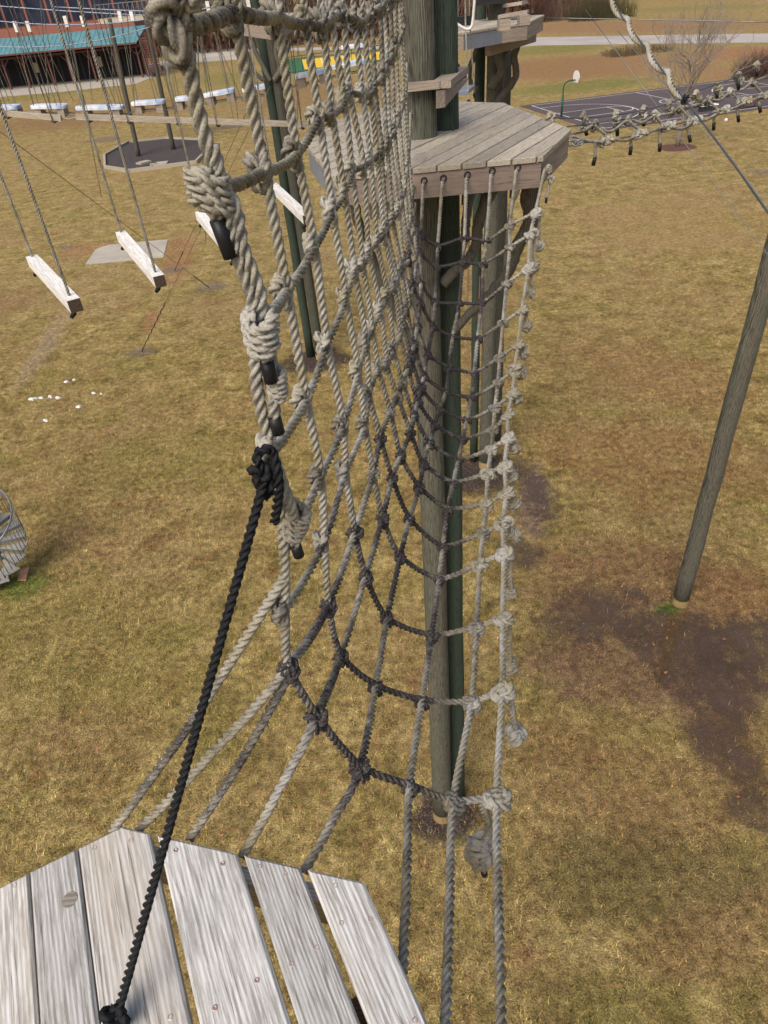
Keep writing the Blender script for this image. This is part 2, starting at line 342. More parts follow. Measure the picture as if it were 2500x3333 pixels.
def ground_group():
    g = bpy.data.node_groups.new('ground_colour', 'ShaderNodeTree')
    g.interface.new_socket('Color', in_out='OUTPUT', socket_type='NodeSocketColor')
    N = NT.__new__(NT); N.t = g
    p = N.pos(); go = g.nodes.new('NodeGroupOutput')
    a = N.noise(p, 0.16, 5, 0.6); b = N.noise(p, 0.9, 6, 0.65); c_ = N.noise(p, 5.0, 4, 0.65); fine = N.noise(p, 30.0, 3, 0.7)
    cl = N.noise(p, 1.1, 9, 0.74, 0.3)
    c = N.ramp(cl, [(0.30, (0.10, 0.070, 0.030)), (0.42, (0.18, 0.140, 0.052)), (0.52, (0.27, 0.205, 0.085)), (0.62, (0.34, 0.268, 0.118)), (0.75, (0.42, 0.35, 0.18))])
    c = N.mix(N.math('MULTIPLY', N.rng(a, 0.45, 0.62), 0.5), c, (0.275, 0.19, 0.10))
    c = N.mix(N.math('MULTIPLY', N.rng(N.noise(p, 0.30, 6, 0.7), 0.52, 0.66), 0.55), c, (0.185, 0.165, 0.048))
    c = N.mix(N.math('MULTIPLY', N.rng(N.noise(p, 0.8, 7, 0.75, 0.5), 0.53, 0.67), 0.8), c, (0.19, 0.108, 0.052))
    wob = N.n('TexNoise', {'Vector': p, 'Scale': 0.55, 'Detail': 6.0, 'Roughness': 0.7}).outputs['Color']
    wob = N.n('VectorMath', {0: wob, 1: (0.5, 0.5, 0.5)}, operation='SUBTRACT').outputs[0]
    for (cx, cy, rx, ry, an, colr, amt, fray) in PATCH:
        q = N.n('Mapping', {'Vector': p, 'Location': (cx, cy, 0), 'Rotation': (0, 0, an), 'Scale': (rx, ry, 1)}, vector_type='TEXTURE').outputs[0]
        wq = N.n('VectorMath', {0: wob}, operation='SCALE'); wq.inputs['Scale'].default_value = 3.2 * fray
        q = N.add(q, wq.outputs[0])
        q = N.n('VectorMath', {0: q, 1: (1, 1, 0)}, operation='MULTIPLY').outputs[0]
        d = N.n('VectorMath', {0: q}, operation='LENGTH').outputs['Value']
        m = N.math('MULTIPLY', N.rng(d, 1.25, 0.55, smooth=True), N.rng(b, 0.3, 0.6, 0.55 * amt, amt))
        c = N.mix(m, c, colr)
    k = N.math('ADD', N.math('MULTIPLY', fine, 0.75), N.math('MULTIPLY', c_, 0.55))
    c = N.mix(1.0, c, N.ramp(k, [(0.48, (0.35, 0.31, 0.25)), (0.64, (0.88, 0.87, 0.85)), (0.82, (1.7, 1.65, 1.5))]), 'MULTIPLY')
    g.links.new(c, go.inputs[0])
    return g
GG = ground_group()
def ground_mat(name, blade):
    N = NT(name); q = N.n('Group'); q.node_tree = GG; c = q.outputs[0]
    if blade:
        d = N.n('Attribute', attribute_name='dirt').outputs['Fac']
        c = N.mix(1.0, c, N.ramp(d, [(0, (0.32, 0.28, 0.22)), (0.35, (0.75, 0.72, 0.64)), (0.75, (1.6, 1.56, 1.35)), (0.93, (2.1, 2.05, 1.75)), (0.94, (0.6, 1.1, 0.5)), (1, (0.8, 1.3, 0.6))]), 'MULTIPLY')
    else:
        p = N.pos(); N.bump(N.math('ADD', N.noise(p, 26.0, 4, 0.7), N.noise(p, 3.0, 4)), 0.8, 0.05)
    N.b.inputs['Specular IOR Level'].default_value = 0.1
    return N.out(c, 0.95)
M['ground'] = ground_mat('dormant_lawn', False); M['blades'] = ground_mat('grass_blades', True)

# ------------------------------------------------------------------ the ground and what lies flat on it
mb = MB()
rr_ = [0, 20, 60, 150, 400, 1000]; vs = [(0, 60, 0)]; n_ = 48; fs = []
for r in rr_[1:]: vs += [(r * math.cos(t) * 1.3, 60 + r * math.sin(t) * 1.3, 0) for t in np.linspace(0, 2 * math.pi, n_, endpoint=False)]
fs += [(0, 1 + i, 1 + (i + 1) % n_) for i in range(n_)]
for k in range(len(rr_) - 2):
    fs += [(1 + k * n_ + i, 1 + (k + 1) * n_ + i, 1 + (k + 1) * n_ + (i + 1) % n_, 1 + k * n_ + (i + 1) % n_) for i in range(n_)]
mb.add(vs, fs); tag(mb.build('ground', M['ground'], origin=(0, 0, 0)), kind='structure')

def grass(n, ylo, yhi, lmin, lmax, wd, name, label):
    y = np.sqrt(rng.uniform(ylo**2, yhi**2, n)); x = rng.uniform(-1, 1, n) * (0.72 * y + 3.5)
    clump = 0.5 + 0.5 * np.sin(x * 2.1 + 1.3 * np.sin(y * 1.7)) * np.sin(y * 1.9 + 1.1 * np.sin(x * 1.3))
    keep = rng.uniform(0, 1, n) < (0.55 + 0.45 * clump) * np.clip((yhi - y) / (yhi * 0.5), 0, 1)
    for (px, r) in WETSPOTS:
        c = at_z(px); dd = ((x - c[0]) / r[0])**2 + ((y - c[1]) / r[1])**2; keep &= ~((dd < 1.3) & (rng.uniform(0, 1, n) < 0.80 - 0.3 * dd))
    for c, r in BEDS: keep &= np.hypot(x - c[0], y - c[1]) > r * rng.uniform(0.8, 1.05, n)
    x, y = x[keep], y[keep]; n = len(x)
    az = rng.uniform(0, 2 * math.pi, n); el = np.radians(rng.uniform(5, 60, n)); L = rng.uniform(lmin, lmax, n)
    d = np.c_[np.cos(az) * np.cos(el), np.sin(az) * np.cos(el), np.sin(el)]; sd_ = np.c_[-np.sin(az), np.cos(az), np.zeros(n)]
    b = np.c_[x, y, np.zeros(n)]; W = rng.uniform(0.6, 1.3, n)[:, None] * wd
    v = np.stack([b - sd_ * W, b + sd_ * W, b + d * L[:, None]], 1).reshape(-1, 3)
    me = bpy.data.meshes.new(name); me.vertices.add(3 * n); me.vertices.foreach_set('co', v.astype(np.float32).ravel())
    me.loops.add(3 * n); me.loops.foreach_set('vertex_index', np.arange(3 * n, dtype=np.int32))
    me.polygons.add(n); me.polygons.foreach_set('loop_start', np.arange(0, 3 * n, 3, dtype=np.int32)); me.update(calc_edges=True)
    a = me.attributes.new('dirt', 'FLOAT', 'POINT'); a.data.foreach_set('value', np.repeat(rng.uniform(0, 1, n), 3).astype(np.float32))
    me.materials.append(M['blades']); o = bpy.data.objects.new(name, me); col.objects.link(o)
    return tag(o, label, 'grass', kind='stuff')
WETSPOTS = [((2240, 2085), (1.6, 1.0)), ((2360, 2420), (0.6, 1.05)), ((1745, 1600), (0.5, 1.7)), ((2430, 2110), (1.2, 1.0)), ((1950, 2000), (1.4, 0.9)), ((2450, 2640), (0.45, 0.4)), ((1690, 1800), (0.6, 0.6)), ((2330, 2240), (1.1, 0.7))]
BEDS = [(at_z((1450, 2655)), 0.52), (at_z((1575, 1540)), 1.0), (at_z((1030, 1172)), 1.15), (at_z((2215, 1960)), 0.2)]
grass(900000, 1.0, 38, 0.05, 0.15, 0.0068, 'grass', 'short dormant golden grass covering the lawn below the ropes course')

def softmat(name, c0, c1, c2, wet, amt=1.0):
    """earth or water whose ragged edge comes from noise; the attribute falls from 1 at the middle to 0 at the rim"""
    N = NT(name); p = N.pos(); a = N.noise(p, 1.6, 6, 0.72); b = N.noise(p, 22, 4, 0.7); f = N.noise(p, 60, 2)
    c = N.mix(N.rng(a, 0.35, 0.7), c0, c1); c = N.mix(N.math('MULTIPLY', N.rng(b, 0.52, 0.7), 0.45 if wet else 0.75), c, c2)
    N.b.inputs['Specular IOR Level'].default_value = 1.0 if wet else 0.15
    m = N.out(c, N.rng(b, 0.54, 0.68, 0.015, 0.4) if wet else 0.95)
    if wet: N.b.inputs['IOR'].default_value = 1.5
    if not wet: N.bump(b, 0.7, 0.03)
    d = N.n('Attribute', attribute_name='dirt').outputs['Fac']
    e = N.math('ADD', N.math('MULTIPLY', N.math('SUBTRACT', a, 0.5), 2.6), N.math('MULTIPLY', N.math('SUBTRACT', b, 0.5), 1.3 if wet else 2.4))
    al = N.rng(N.math('ADD', d, e), 0.30, 1.25, 0.0, amt); m.node_tree.links.new(al, N.b.inputs['Alpha']); return m
M['wet'] = softmat('wet_mud', (0.062, 0.038, 0.020), (0.095, 0.058, 0.032), (0.16, 0.10, 0.055), True, 0.85)
M['bare'] = softmat('bare_earth_soft', (0.16, 0.125, 0.10), (0.24, 0.195, 0.155), (0.30, 0.25, 0.20), False, 0.8)
M['bedsoft'] = softmat('mulch_soft', (0.022, 0.017, 0.015), (0.065, 0.048, 0.040), (0.12, 0.085, 0.065), False, 1.0)
def soft_patch(name, c, r, z, mat, seed, vals=(1.0, 0.95, 0.75, 0.4, 0.0), sc=(0.35, 0.7, 1.0, 1.3)):
    pts = circle(c, r[0], 40, 0.14, r[1], seed=seed)
    rings = [np.array([[c[0], c[1]]])] + [c[:2] + (pts - c[:2]) * q for q in sc]
    v = np.vstack(rings); v = np.c_[v, np.full(len(v), z)]
    f = [(0, 1 + i, 1 + (i + 1) % 40) for i in range(40)]
    for q in range(3): f += [(1 + q * 40 + i, 1 + (q + 1) * 40 + i, 1 + (q + 1) * 40 + (i + 1) % 40, 1 + q * 40 + (i + 1) % 40) for i in range(40)]
    return tag(MB().add(v, f, np.r_[vals[0], np.repeat(vals[1:], 40)]).build(name, mat, origin=(c[0], c[1], 0)), kind='structure')
for k, (px, r) in enumerate(WETSPOTS): soft_patch('puddle', at_z(px), (r[0] * 1.15, r[1] * 1.2), 0.010 + 0.0015 * k, M['wet'], k)

def flat(name, pts, z, mat, th=None, kind='structure'):
    m = MB(); p = [at_z(q)[:2] if q[0] > -9000 else q[1:] for q in pts]
    if np.cross(np.append(p[1] - p[0], 0), np.append(p[2] - p[1], 0))[2] < 0: p = p[::-1]
    m.prism(p, -0.02, z); o = m.build(name, mat)
    return tag(o, kind=kind)
def disc(name, c, r, z, mat, ry=None, jit=0.12, seed=0):
    v = circle(c, r, 36, jit, ry, seed); m = MB(); m.add(np.vstack([[[c[0], c[1], z + 0.03]], np.c_[v, np.full(36, 0.004)]]), [(0, 1 + i, 1 + (i + 1) % 36) for i in range(36)])
    return m.build(name, mat, smooth=True, origin=(c[0], c[1], 0))
for k, (c, r) in enumerate(BEDS[:3]): soft_patch('mulch_bed', c, (r * 1.1, r * 1.0), 0.022 + .002 * k, M['bedsoft'], 30 + k, (1.3, 1.3, 1.2, .8, 0))
for k, (px, r) in enumerate([((460, 1146), 0.75), ((690, 935), 1.0), ((560, 880), 0.8), ((340, 455), 2.6), ((730, 415), 2.2), ((215, 805), 0.7), ((2490, 560), 1.2)]):
    soft_patch('bare_patch', at_z(px), (r, r * .7), 0.012, M['bare'], 20 + k)
# wood chips lying in the three round beds
chips = MB()
for c, r in BEDS[:3]:
    n = int(900 * r); a = rng.uniform(0, 6.283, n); q = r * np.sqrt(rng.uniform(0, 1, n)) * 1.25
    for i in range(n):
        p = arr(c[0] + q[i] * math.cos(a[i]), c[1] + q[i] * math.sin(a[i]), 0.03 + 0.01 * rng.uniform()); t = rng.uniform(0, 6.283); L = rng.uniform(0.02, 0.05)
        u = arr(math.cos(t), math.sin(t), rng.uniform(-0.4, 0.4)) * L; s_ = arr(-math.sin(t), math.cos(t), 0) * 0.009
        chips.add([p - s_, p + s_, p + u + s_, p + u - s_], [(0, 1, 2, 3)])
tag(chips.build('wood_chips', plain('wood_chip', (0.12, 0.085, 0.07), 0.9, 0, 0.7, 40)), 'dark wood chips spread around the feet of the tower poles', 'mulch', kind='stuff')

flat('concrete_slab', [(278, 862), (312, 812), (355, 798), (547, 780), (532, 838)], 0.03, M['concrete'])
flat('road', [(1400, 170), (1750, 148), (2200, 141), (2700, 136), (2700, 106), (2200, 114), (1750, 122), (1400, 140)], 0.03, M['road'])
flat('sidewalk', [(-400, 362), (0, 316), (200, 299), (445, 273), (545, 232), (560, 200), (500, 200), (440, 240), (-400, 285)], 0.05, M['concrete'])
flat('parking_pad', [(600, 208), (782, 193), (786, 162), (560, 168)], 0.05, slab('pale_pad', (0.40, 0.37, 0.33), 0.2))
flat('footpath', [(480, 172), (900, 166), (1300, 158), (1300, 150), (900, 157), (480, 163)], 0.035, M['road'])
for a_, b_ in [((640, 183), (655, 198)), ((690, 180), (704, 194)), ((735, 176), (748, 189))]:
    a, b = at_z(a_, 0.055), at_z(b_, 0.055)
    tag(MB().bar(a + arr(0, 0, 0.003), b + arr(0, 0, 0.003), 0.25, 0.012).build('painted_stripe', plain('yellow_paint', (0.55, 0.38, 0.06))), kind='structure')

# basketball court: its own frame, u along the length, v across
cA, cB, cD = at_z((1730, 345)), at_z((1969, 418)), at_z((2077, 304))
ev = (cB - cA); W_ = np.linalg.norm(ev); ev /= W_; eu = (cD - cA); eu -= eu.dot(ev) * ev; eu /= np.linalg.norm(eu)
def cu(u, v, z=0.0): return cA + eu * u + ev * v + arr(0, 0, z)
HL = 13.2
m = MB(); m.prism([cu(-1.2, -0.9)[:2], cu(2 * HL + 3, -0.9)[:2], cu(2 * HL + 3, W_ + 0.9)[:2], cu(-1.2, W_ + 0.9)[:2]][::-1], -0.02, 0.03)
court = m.build('basketball_court', M['court']); tag(court, kind='structure')
def stripe(pts, w_=0.11, z=0.035):
    pts = np.asarray(pts); m = MB(); t = np.gradient(pts, axis=0); t /= np.linalg.norm(t, axis=1, keepdims=True); s_ = np.c_[-t[:, 1], t[:, 0], np.zeros(len(t))] * w_ / 2
    v = np.stack([pts - s_, pts + s_], 1).reshape(-1, 3); v[:, 2] = z
    m.add(v, [(2 * i, 2 * i + 2, 2 * i + 3, 2 * i + 1) for i in range(len(pts) - 1)]); return m.build('court_line', M['line'], court)
for zz, pts in enumerate([[cu(0, 0), cu(2 * HL, 0)], [cu(0, W_), cu(2 * HL, W_)], [cu(0, 0), cu(0, W_)], [cu(HL, 0), cu(HL, W_)], [cu(2 * HL, 0), cu(2 * HL, W_)]]): stripe(pts, z=0.034 + 0.0012 * zz)
for u0, sg in ((0, 1), (2 * HL, -1)):
    mid = W_ / 2
    stripe([cu(u0 + sg * 1.5 + sg * 6.2 * math.sin(t), mid - 6.2 * math.cos(t)) for t in np.linspace(0, math.pi, 40)], z=0.041)
    for s_ in (-1, 1):
        stripe([cu(u0, mid + s_ * 6.2), cu(u0 + sg * 1.5, mid + s_ * 6.2)], z=0.0422)
        stripe([cu(u0, mid + s_ * 1.83), cu(u0 + sg * 5.8, mid + s_ * 1.83)], z=0.0434)
    stripe([cu(u0 + sg * 5.8, mid - 1.83), cu(u0 + sg * 5.8, mid + 1.83)], z=0.0446)
    stripe([cu(u0 + sg * 5.8 + sg * 1.83 * math.sin(t), mid - 1.83 * math.cos(t)) for t in np.linspace(0, math.pi, 24)], z=0.0458)
stripe([cu(HL + 1.83 * math.sin(t), W_ / 2 - 1.83 * math.cos(t)) for t in np.linspace(0, 2 * math.pi, 40)], z=0.047)

# green and yellow ball court with its low fence
gq = [at_z(p) for p in ((945, 238), (1300, 190), (1290, 160), (935, 196))]
m = MB(); m.prism([g[:2] for g in gq], -0.02, 0.03); gcourt = m.build('ball_court', plain('green_court', (0.03, 0.12, 0.05), 0.7, 0, 0.1)); tag(gcourt, kind='structure')
def gp(u, v, z=0.036): q = gq[0] * (1 - u) * (1 - v) + gq[1] * u * (1 - v) + gq[2] * u * v + gq[3] * (1 - u) * v; q[2] = z; return q
m = MB(); m.prism([gp(.13, .1)[:2], gp(.87, .1)[:2], gp(.87, .9)[:2], gp(.13, .9)[:2]], 0.0, 0.036); m.build('yellow_surface', plain('yellow_court', (0.60, 0.40, 0.03), 0.7, 0, 0.08), gcourt)
for a, b in ((.3, .3), (.7, .7), (.5, .5)): MB().bar(gp(a, .12, .04), gp(b, .88, .04), 0.15, 0.006).build('court_line', M['line'], gcourt)
fn = empty('court_fence', gq[0], 'low dark green fence around the yellow and green ball court', 'fence')
fm = plain('green_fence', (0.02, 0.06, 0.045), 0.6)
for k in range(10):
    for v in (-0.03, 1.03):
        p = gp(k / 9, v, 0); MB().tube([p, p + arr(0, 0, 2.6)], 0.06, 6).build('post', fm, fn)
for v in (-0.03, 1.03):
    for h in (0.1, 2.55): MB().bar(gp(-.01, v, h), gp(1.01, v, h), 0.06, 0.10).build('rail', fm, fn)

# timber-edged octagonal mulch bed with loose timbers in it
bo = [at_z(p)[:2] for p in ((342, 512), (344, 549), (425, 562), (640, 533), (672, 500), (655, 460), (540, 455), (420, 468))]
tag(MB().prism(bo if np.cross(np.append(bo[1] - bo[0], 0), np.append(bo[2] - bo[1], 0))[2] > 0 else bo[::-1], -0.02, 0.12).build('bed_of_mulch', M['mulch']), kind='structure')
be = empty('timber_edging', (*bo[0], 0), 'pale timber edging around the octagonal mulch bed', 'edging')
for i in range(8):
    a, b = arr(*bo[i], 0.15), arr(*bo[(i + 1) % 8], 0.15); MB().bar(a, b, 0.22, 0.34).build('timber', M['deckfar'], be)
for k, (p0, p1, w_, t_) in enumerate([((450, 533), (485, 524), 0.9, 'tan plank lying askew in the octagonal mulch bed'), ((490, 537), (512, 533), 0.5, 'small square timber block between two planks in the mulch bed'), ((505, 534), (545, 530), 1.2, 'wide tan panel lying flat on the mulch bed')]):
    a, b = at_z(p0, 0.2), at_z(p1, 0.2); tag(MB().bar(a, b, w_, 0.16).build('loose_plank', M['deckfar']), t_, 'plank')

# leftover snow: low crusty lumps on the lawn
snow = plain('old_snow', (0.55, 0.555, 0.56), 0.6, 0, 0.08, 20)
SN = [((105, 1300), .28, 'largest white snow lump at the left of the melting snow'), ((135, 1297), .16, 'snow lump next to the largest one on the lawn'), ((165, 1292), .2, 'third snow lump of the row on the left lawn'), ((190, 1296), .22, 'fourth snow lump of the row, beside a gap of grass'), ((218, 1244), .17, 'round snow lump standing above the row of lumps'), ((242, 1238), .11, 'tiny snow speck right of the round upper lump'), ((258, 1325), .2, 'flat snow streak below the row of lumps'), ((305, 1281), .15, 'snow speck alone right of the row of lumps'), ((150, 1370), .2, 'lowest flat snow scrap on the left lawn'), ((330, 1284), .1, 'rightmost tiny snow scrap on the lawn')]
for k, (px, r, lab) in enumerate(SN):
    r *= .55; c = at_z(px); m = MB(); pr = circle(c, r, 14, 0.5, r * 0.75, seed=60 + k); pi_ = c[:2] + (pr - c[:2]) * 0.6
    m.add(np.vstack([np.c_[pr, np.zeros(14)], np.c_[pi_, 0.05 + 0.03 * rng.uniform(0, 1, 14)], [[c[0], c[1], 0.09]]]),
          [(i, (i + 1) % 14, 14 + (i + 1) % 14, 14 + i) for i in range(14)] + [(14 + i, 14 + (i + 1) % 14, 28) for i in range(14)])
    tag(m.build('snow_lump', snow, smooth=True), lab, 'snow', 'patches of old snow')

# ------------------------------------------------------------------ far forest and banks (one mass)
def forest():
    m = MB(); g = np.random.default_rng(3)
    for k in range(900):
        y = g.uniform(235, 330); x = g.uniform(-95, 105) * y / 250
        if x > 66 * y / 250 and y < 300 : continue
        b = arr(x, y, 0); h = g.uniform(14, 24); r = g.uniform(0.12, 0.28); top = b + arr(g.normal() * 0.8, g.normal() * 0.8, h)
        m.tube([b, (b + top) / 2 + g.normal(0, 0.3, 3), top], [r, r * 0.75, r * 0.25], 5, False)
        for q in range(7):
            s = b + (top - b) * g.uniform(0.15, 0.95); a = g.uniform(0, 6.28); L = g.uniform(1.5, 4.5)
            m.tube([s, s + arr(math.cos(a) * L, math.sin(a) * L, L * g.uniform(0.3, 1.2))], [r * 0.4, r * 0.12], 3, False)
    return m
N = NT('winter_trunks'); v = N.noise(N.pos(), 0.5, 3); M['trunks'] = N.out(N.mix(N.rng(v, .35, .65), (0.035, 0.026, 0.022), (0.11, 0.082, 0.062)), 0.9)
N = NT('winter_undergrowth'); v = N.noise(N.pos(), 0.35, 4); M['brush'] = N.out(N.mix(N.rng(v, .35, .65), (0.045, 0.026, 0.020), (0.13, 0.065, 0.04)), 0.95)
tag(forest().build('forest', M['trunks'], origin=(0, 280, 0)), 'bare brown winter forest far beyond the lawns', 'forest', kind='stuff')
def brush(n, fx, name, label, mat, hmin=1.0, hmax=3.0, w_=0.25):
    m = MB(); g = np.random.default_rng(len(name) + n)
    P = np.array([fx(g) for _ in range(n)]); az = g.uniform(0, 6.28, n); L = g.uniform(hmin, hmax, n); tl = g.uniform(0, 0.9, n)
    d = np.c_[np.cos(az) * tl, np.sin(az) * tl, np.ones(n)] * L[:, None]; s_ = np.c_[-np.sin(az), np.cos(az), np.zeros(n)] * w_
    v = np.stack([P - s_, P + s_, P + d], 1).reshape(-1, 3); m.add(v, np.arange(3 * n).reshape(-1, 3).tolist())
    return tag(m.build(name, mat, origin=(P[0][0], P[0][1], 0)), label, 'undergrowth', kind='stuff')
def fx(g):
    y = g.uniform(222, 330); return arr(g.uniform(-100, 62) * y / 250, y, g.uniform(0, 5))
brush(26000, fx, 'undergrowth', 'reddish brown undergrowth between the far forest trunks', M['brush'], 1.5, 5.0, 0.35)

# ------------------------------------------------------------------ towers
def pole(parent, a, b, r0, r1, mat, foot=0.28, name='pole', seed=0, seg=20):
    a, b = np.asarray(a, float), np.asarray(b, float); g = np.random.default_rng(seed); n = 14; t = np.linspace(0, 1, n)[:, None]
    P = a + (b - a) * t; P[1:-1, :2] += g.normal(0, 0.006, (n - 2, 2))
    o = MB().tube(P, np.linspace(r0, r1, n) * (1 + g.normal(0, 0.008, n)), seg).build(name, mat, parent, True)
    if foot:
        d = (b - a) / np.linalg.norm(b - a); MB().tube([a - d * 0.02, a + d * foot * 0.5, a + d * foot], [r0 + 0.004, r0 + 0.003, r0 + 0.0015], seg, False).build('pole_foot', M['polebase'], o, True)
    return o
def deck(parent, poly, z, ang, width, gap, mat, th=0.038, bev=0.004, start=None, edges=None):
    """boards laid at angle ang, each its own object with its grain along its own X"""
    P = np.asarray(poly)[:, :2]; d = arr(math.cos(ang), math.sin(ang)); nn = arr(-math.sin(ang), math.cos(ang)); q = P @ nn
    if edges is None:
        edges = []; s = q.min() if start is None else start
        while s < q.max(): edges.append((s + gap / 2, s + width - gap / 2)); s += width
    out = []
    for e0, e1 in edges:
        pc = clip(clip(list(P), nn, e1), -nn, -e0)
        if len(pc) < 3: continue
        pc = np.array(pc); keep = [i for i in range(len(pc)) if np.linalg.norm(pc[i] - pc[i - 1]) > 0.004]; pc = pc[keep]
        if len(pc) < 3: continue
        c = pc.mean(0); loc = np.c_[(pc - c) @ d, (pc - c) @ nn]
        if np.ptp(loc[:, 0]) < 0.05: continue
        ar = sum(loc[i][0] * loc[(i + 1) % len(loc)][1] - loc[(i + 1) % len(loc)][0] * loc[i][1] for i in range(len(loc)))
        if ar < 0: loc = loc[::-1]
        dz = rng.normal(0, 0.0012)
        m = MB(); m.prism(loc, -th, 0, bev); b = m.build('deck_board', mat, origin=(0, 0, 0)); b.parent = parent
        pw = np.array(wloc(parent)); b.location = (c[0] - pw[0], c[1] - pw[1], z + dz - pw[2]); b.rotation_euler = (0, 0, ang)
        out.append(b)
    return out
def rim(parent, poly, z1, h, th, mats, skip=()):
    n = len(poly); P = np.asarray(poly)[:, :2]; Q = inset(P, 0.012); R_ = inset(P, 0.012 + th)
    for i in range(n):
        if i in skip: continue
        j = (i + 1) % n; a, b, c, d = Q[i], Q[j], R_[j], R_[i]
        mid = (a + b) / 2; L = np.linalg.norm(b - a); ang = math.atan2(b[1] - a[1], b[0] - a[0]); dd = arr(math.cos(ang), math.sin(ang)); nn = arr(-dd[1], dd[0])
        loc = np.array([[(q - mid) @ dd, (q - mid) @ nn] for q in (a, b, c, d)])
        ar = sum(loc[k][0] * loc[(k + 1) % 4][1] - loc[(k + 1) % 4][0] * loc[k][1] for k in range(4))
        if ar < 0: loc = loc[::-1]
        o = MB().prism(loc, -h, 0, 0.004).build('fascia_board', mats[i] if isinstance(mats, (list, tuple)) else mats, origin=(0, 0, 0)); o.parent = parent
        pw = np.array(wloc(parent)); o.location = (mid[0] - pw[0], mid[1] - pw[1], z1 - pw[2]); o.rotation_euler = (0, 0, ang)
def limb(parent, pts, r0, r1, name='limb_brace', seed=0):
    P = catmull(pts, 7); g = np.random.default_rng(seed); n = len(P); P = P + g.normal(0, 0.004, P.shape)
    rad = np.linspace(r0, r1, n) * (1 + 0.08 * np.sin(np.linspace(0, 5, n) + seed)) * (1 + g.normal(0, 0.03, n))
    return MB().tube(P, rad, 9).build(name, M['limb'], parent, True)

# --- the tower at the far end of the net
ZC = 11.87
base1, base2 = at_z((1440, 2655)), at_z((1487, 2600))
tw = empty('climbing_tower', (base1[0], base1[1], 0), 'tower of twin timber poles with octagonal plank platform at the net end', 'tower')
d1, d2 = at_z((1372, 445), ZC), at_z((1447, 418), ZC)
top1, top2 = base1 + (d1 - base1) * 1.42, base2 + (d2 - base2) * 1.42
pole(tw, base1, top1, 0.185, 0.118, M['pole'], seed=1); pole(tw, base2, top2, 0.16, 0.115, M['polegreen'], seed=2, foot=0)
F1, F2, R1, B1 = [at_z(p, ZC)[:2] for p in ((1083, 572), (1768, 508), (1860, 420), (1640, 334))]
L1, L2 = at_z((995, 470), ZC)[:2], at_z((1110, 383), ZC)[:2]
oct_ = [F1, F2, R1, B1, arr(B1[0] - 0.62, B1[1] + 0.55), arr(L2[0] + 0.45, B1[1] + 0.45), L2, L1]
deck(tw, oct_, ZC, math.radians(57.5), 0.157, 0.012, M['deckfar'], start=-5 + 0.043)
fa, fg, bm_ = M['fascia'], M['fasciagrey'], M['bluemetal']
rim(tw, oct_, ZC - 0.042, 0.175, 0.04, [fa, fg, fg, fg, fg, fg, fg, bm_])
for k, yy in enumerate((6.35, 6.62, 7.05, 7.9)): MB().box(-0.1, 1.75, yy, yy + 0.05, ZC - 0.235, ZC - 0.046).build('joist', M['joist'], tw)
# grommets where the net ropes leave the fascia
HOLES = [(1380, 588), (1443, 580), (1521, 569), (1602, 556), (1685, 545)]
yF = lambda x: F1[1] + (F2[1] - F1[1]) * (x - F1[0]) / (F2[0] - F1[0])
def on_fascia(px, off=0.0):
    y = 5.7
    for _ in range(12): p = at_y(px, y); y = yF(p[0]) + 0.012 - off
    return at_y(px, y)
FAR = [on_fascia(h) for h in HOLES]
for p in FAR:
    t = np.linspace(0, 2 * math.pi, 13)
    MB().tube([p + arr(0.021 * math.cos(a), -0.004, 0.021 * math.sin(a)) for a in t], 0.006, 6, False).build('grommet', M['iron'], tw, True)
# collar of short planks round the poles
zc = over((1360, 268), d1)[2]
MB().box(d1[0] - 0.135, d1[0] + 0.14, d1[1] - 0.235, d1[1] - 0.125, zc - 0.035, zc + 0.02).build('collar_plank', M['fasciagrey'], tw)
ca, cb = arr(d1[0] + 0.16, d1[1] - 0.225, zc - 0.006), arr(d2[0] + 0.20, d2[1] + 0.36, zc - 0.006)
MB().bar(ca, cb, 0.15, 0.055).build('collar_plank', M['fasciagrey'], tw)
MB().add([ca + arr(-.05, 0, -.04), ca + arr(.03, .02, -.04), ca + arr(-.05, 0.02, -.17), ca + arr(.03, .05, -.17), cb + arr(-.05, -.25, -.04), cb + arr(.03, -.25, -.04), cb + arr(-.05, -.25, -.06), cb + arr(.03, -.25, -.06)],
         [(0, 1, 3, 2), (4, 6, 7, 5), (0, 4, 5, 1), (2, 3, 7, 6), (0, 2, 6, 4), (1, 5, 7, 3)]).build('collar_block', M['fasciagrey'], tw)
# crooked limb braces below the platform
lim = lambda *q: [at_y(p, y) for p, y in q]
limb(tw, lim(((1745, 575), 5.98), ((1722, 640), 6.0), ((1728, 720), 6.02), ((1690, 790), 6.1), ((1655, 880), 6.2), ((1600, 950), 6.35), ((1530, 1020), 6.5), ((1478, 1075), 6.6)), 0.07, 0.045, seed=1)
limb(tw, lim(((1640, 560), 6.9), ((1590, 640), 6.85), ((1560, 720), 6.8), ((1548, 800), 6.78), ((1520, 850), 6.75), ((1475, 885), 6.72), ((1440, 925), 6.7)), 0.06, 0.055, seed=2)
limb(tw, lim(((1540, 580), 7.6), ((1518, 700), 7.5), ((1515, 760), 7.4), ((1490, 850), 7.2), ((1465, 950), 7.05), ((1450, 1010), 6.95)), 0.055, 0.05, seed=3)
limb(tw, lim(((1140, 600), 6.3), ((1165, 720), 6.35), ((1215, 850), 6.45), ((1270, 980), 6.55), ((1340, 1110), 6.62), ((1395, 1180), 6.66)), 0.05, 0.045, seed=4)
MB().prism([arr(0.12, 6.2), arr(0.42, 6.2), arr(0.42, 6.26), arr(0.12, 6.26)], ZC - 0.52, ZC - 0.23).build('gusset', M['fasciagrey'], tw)

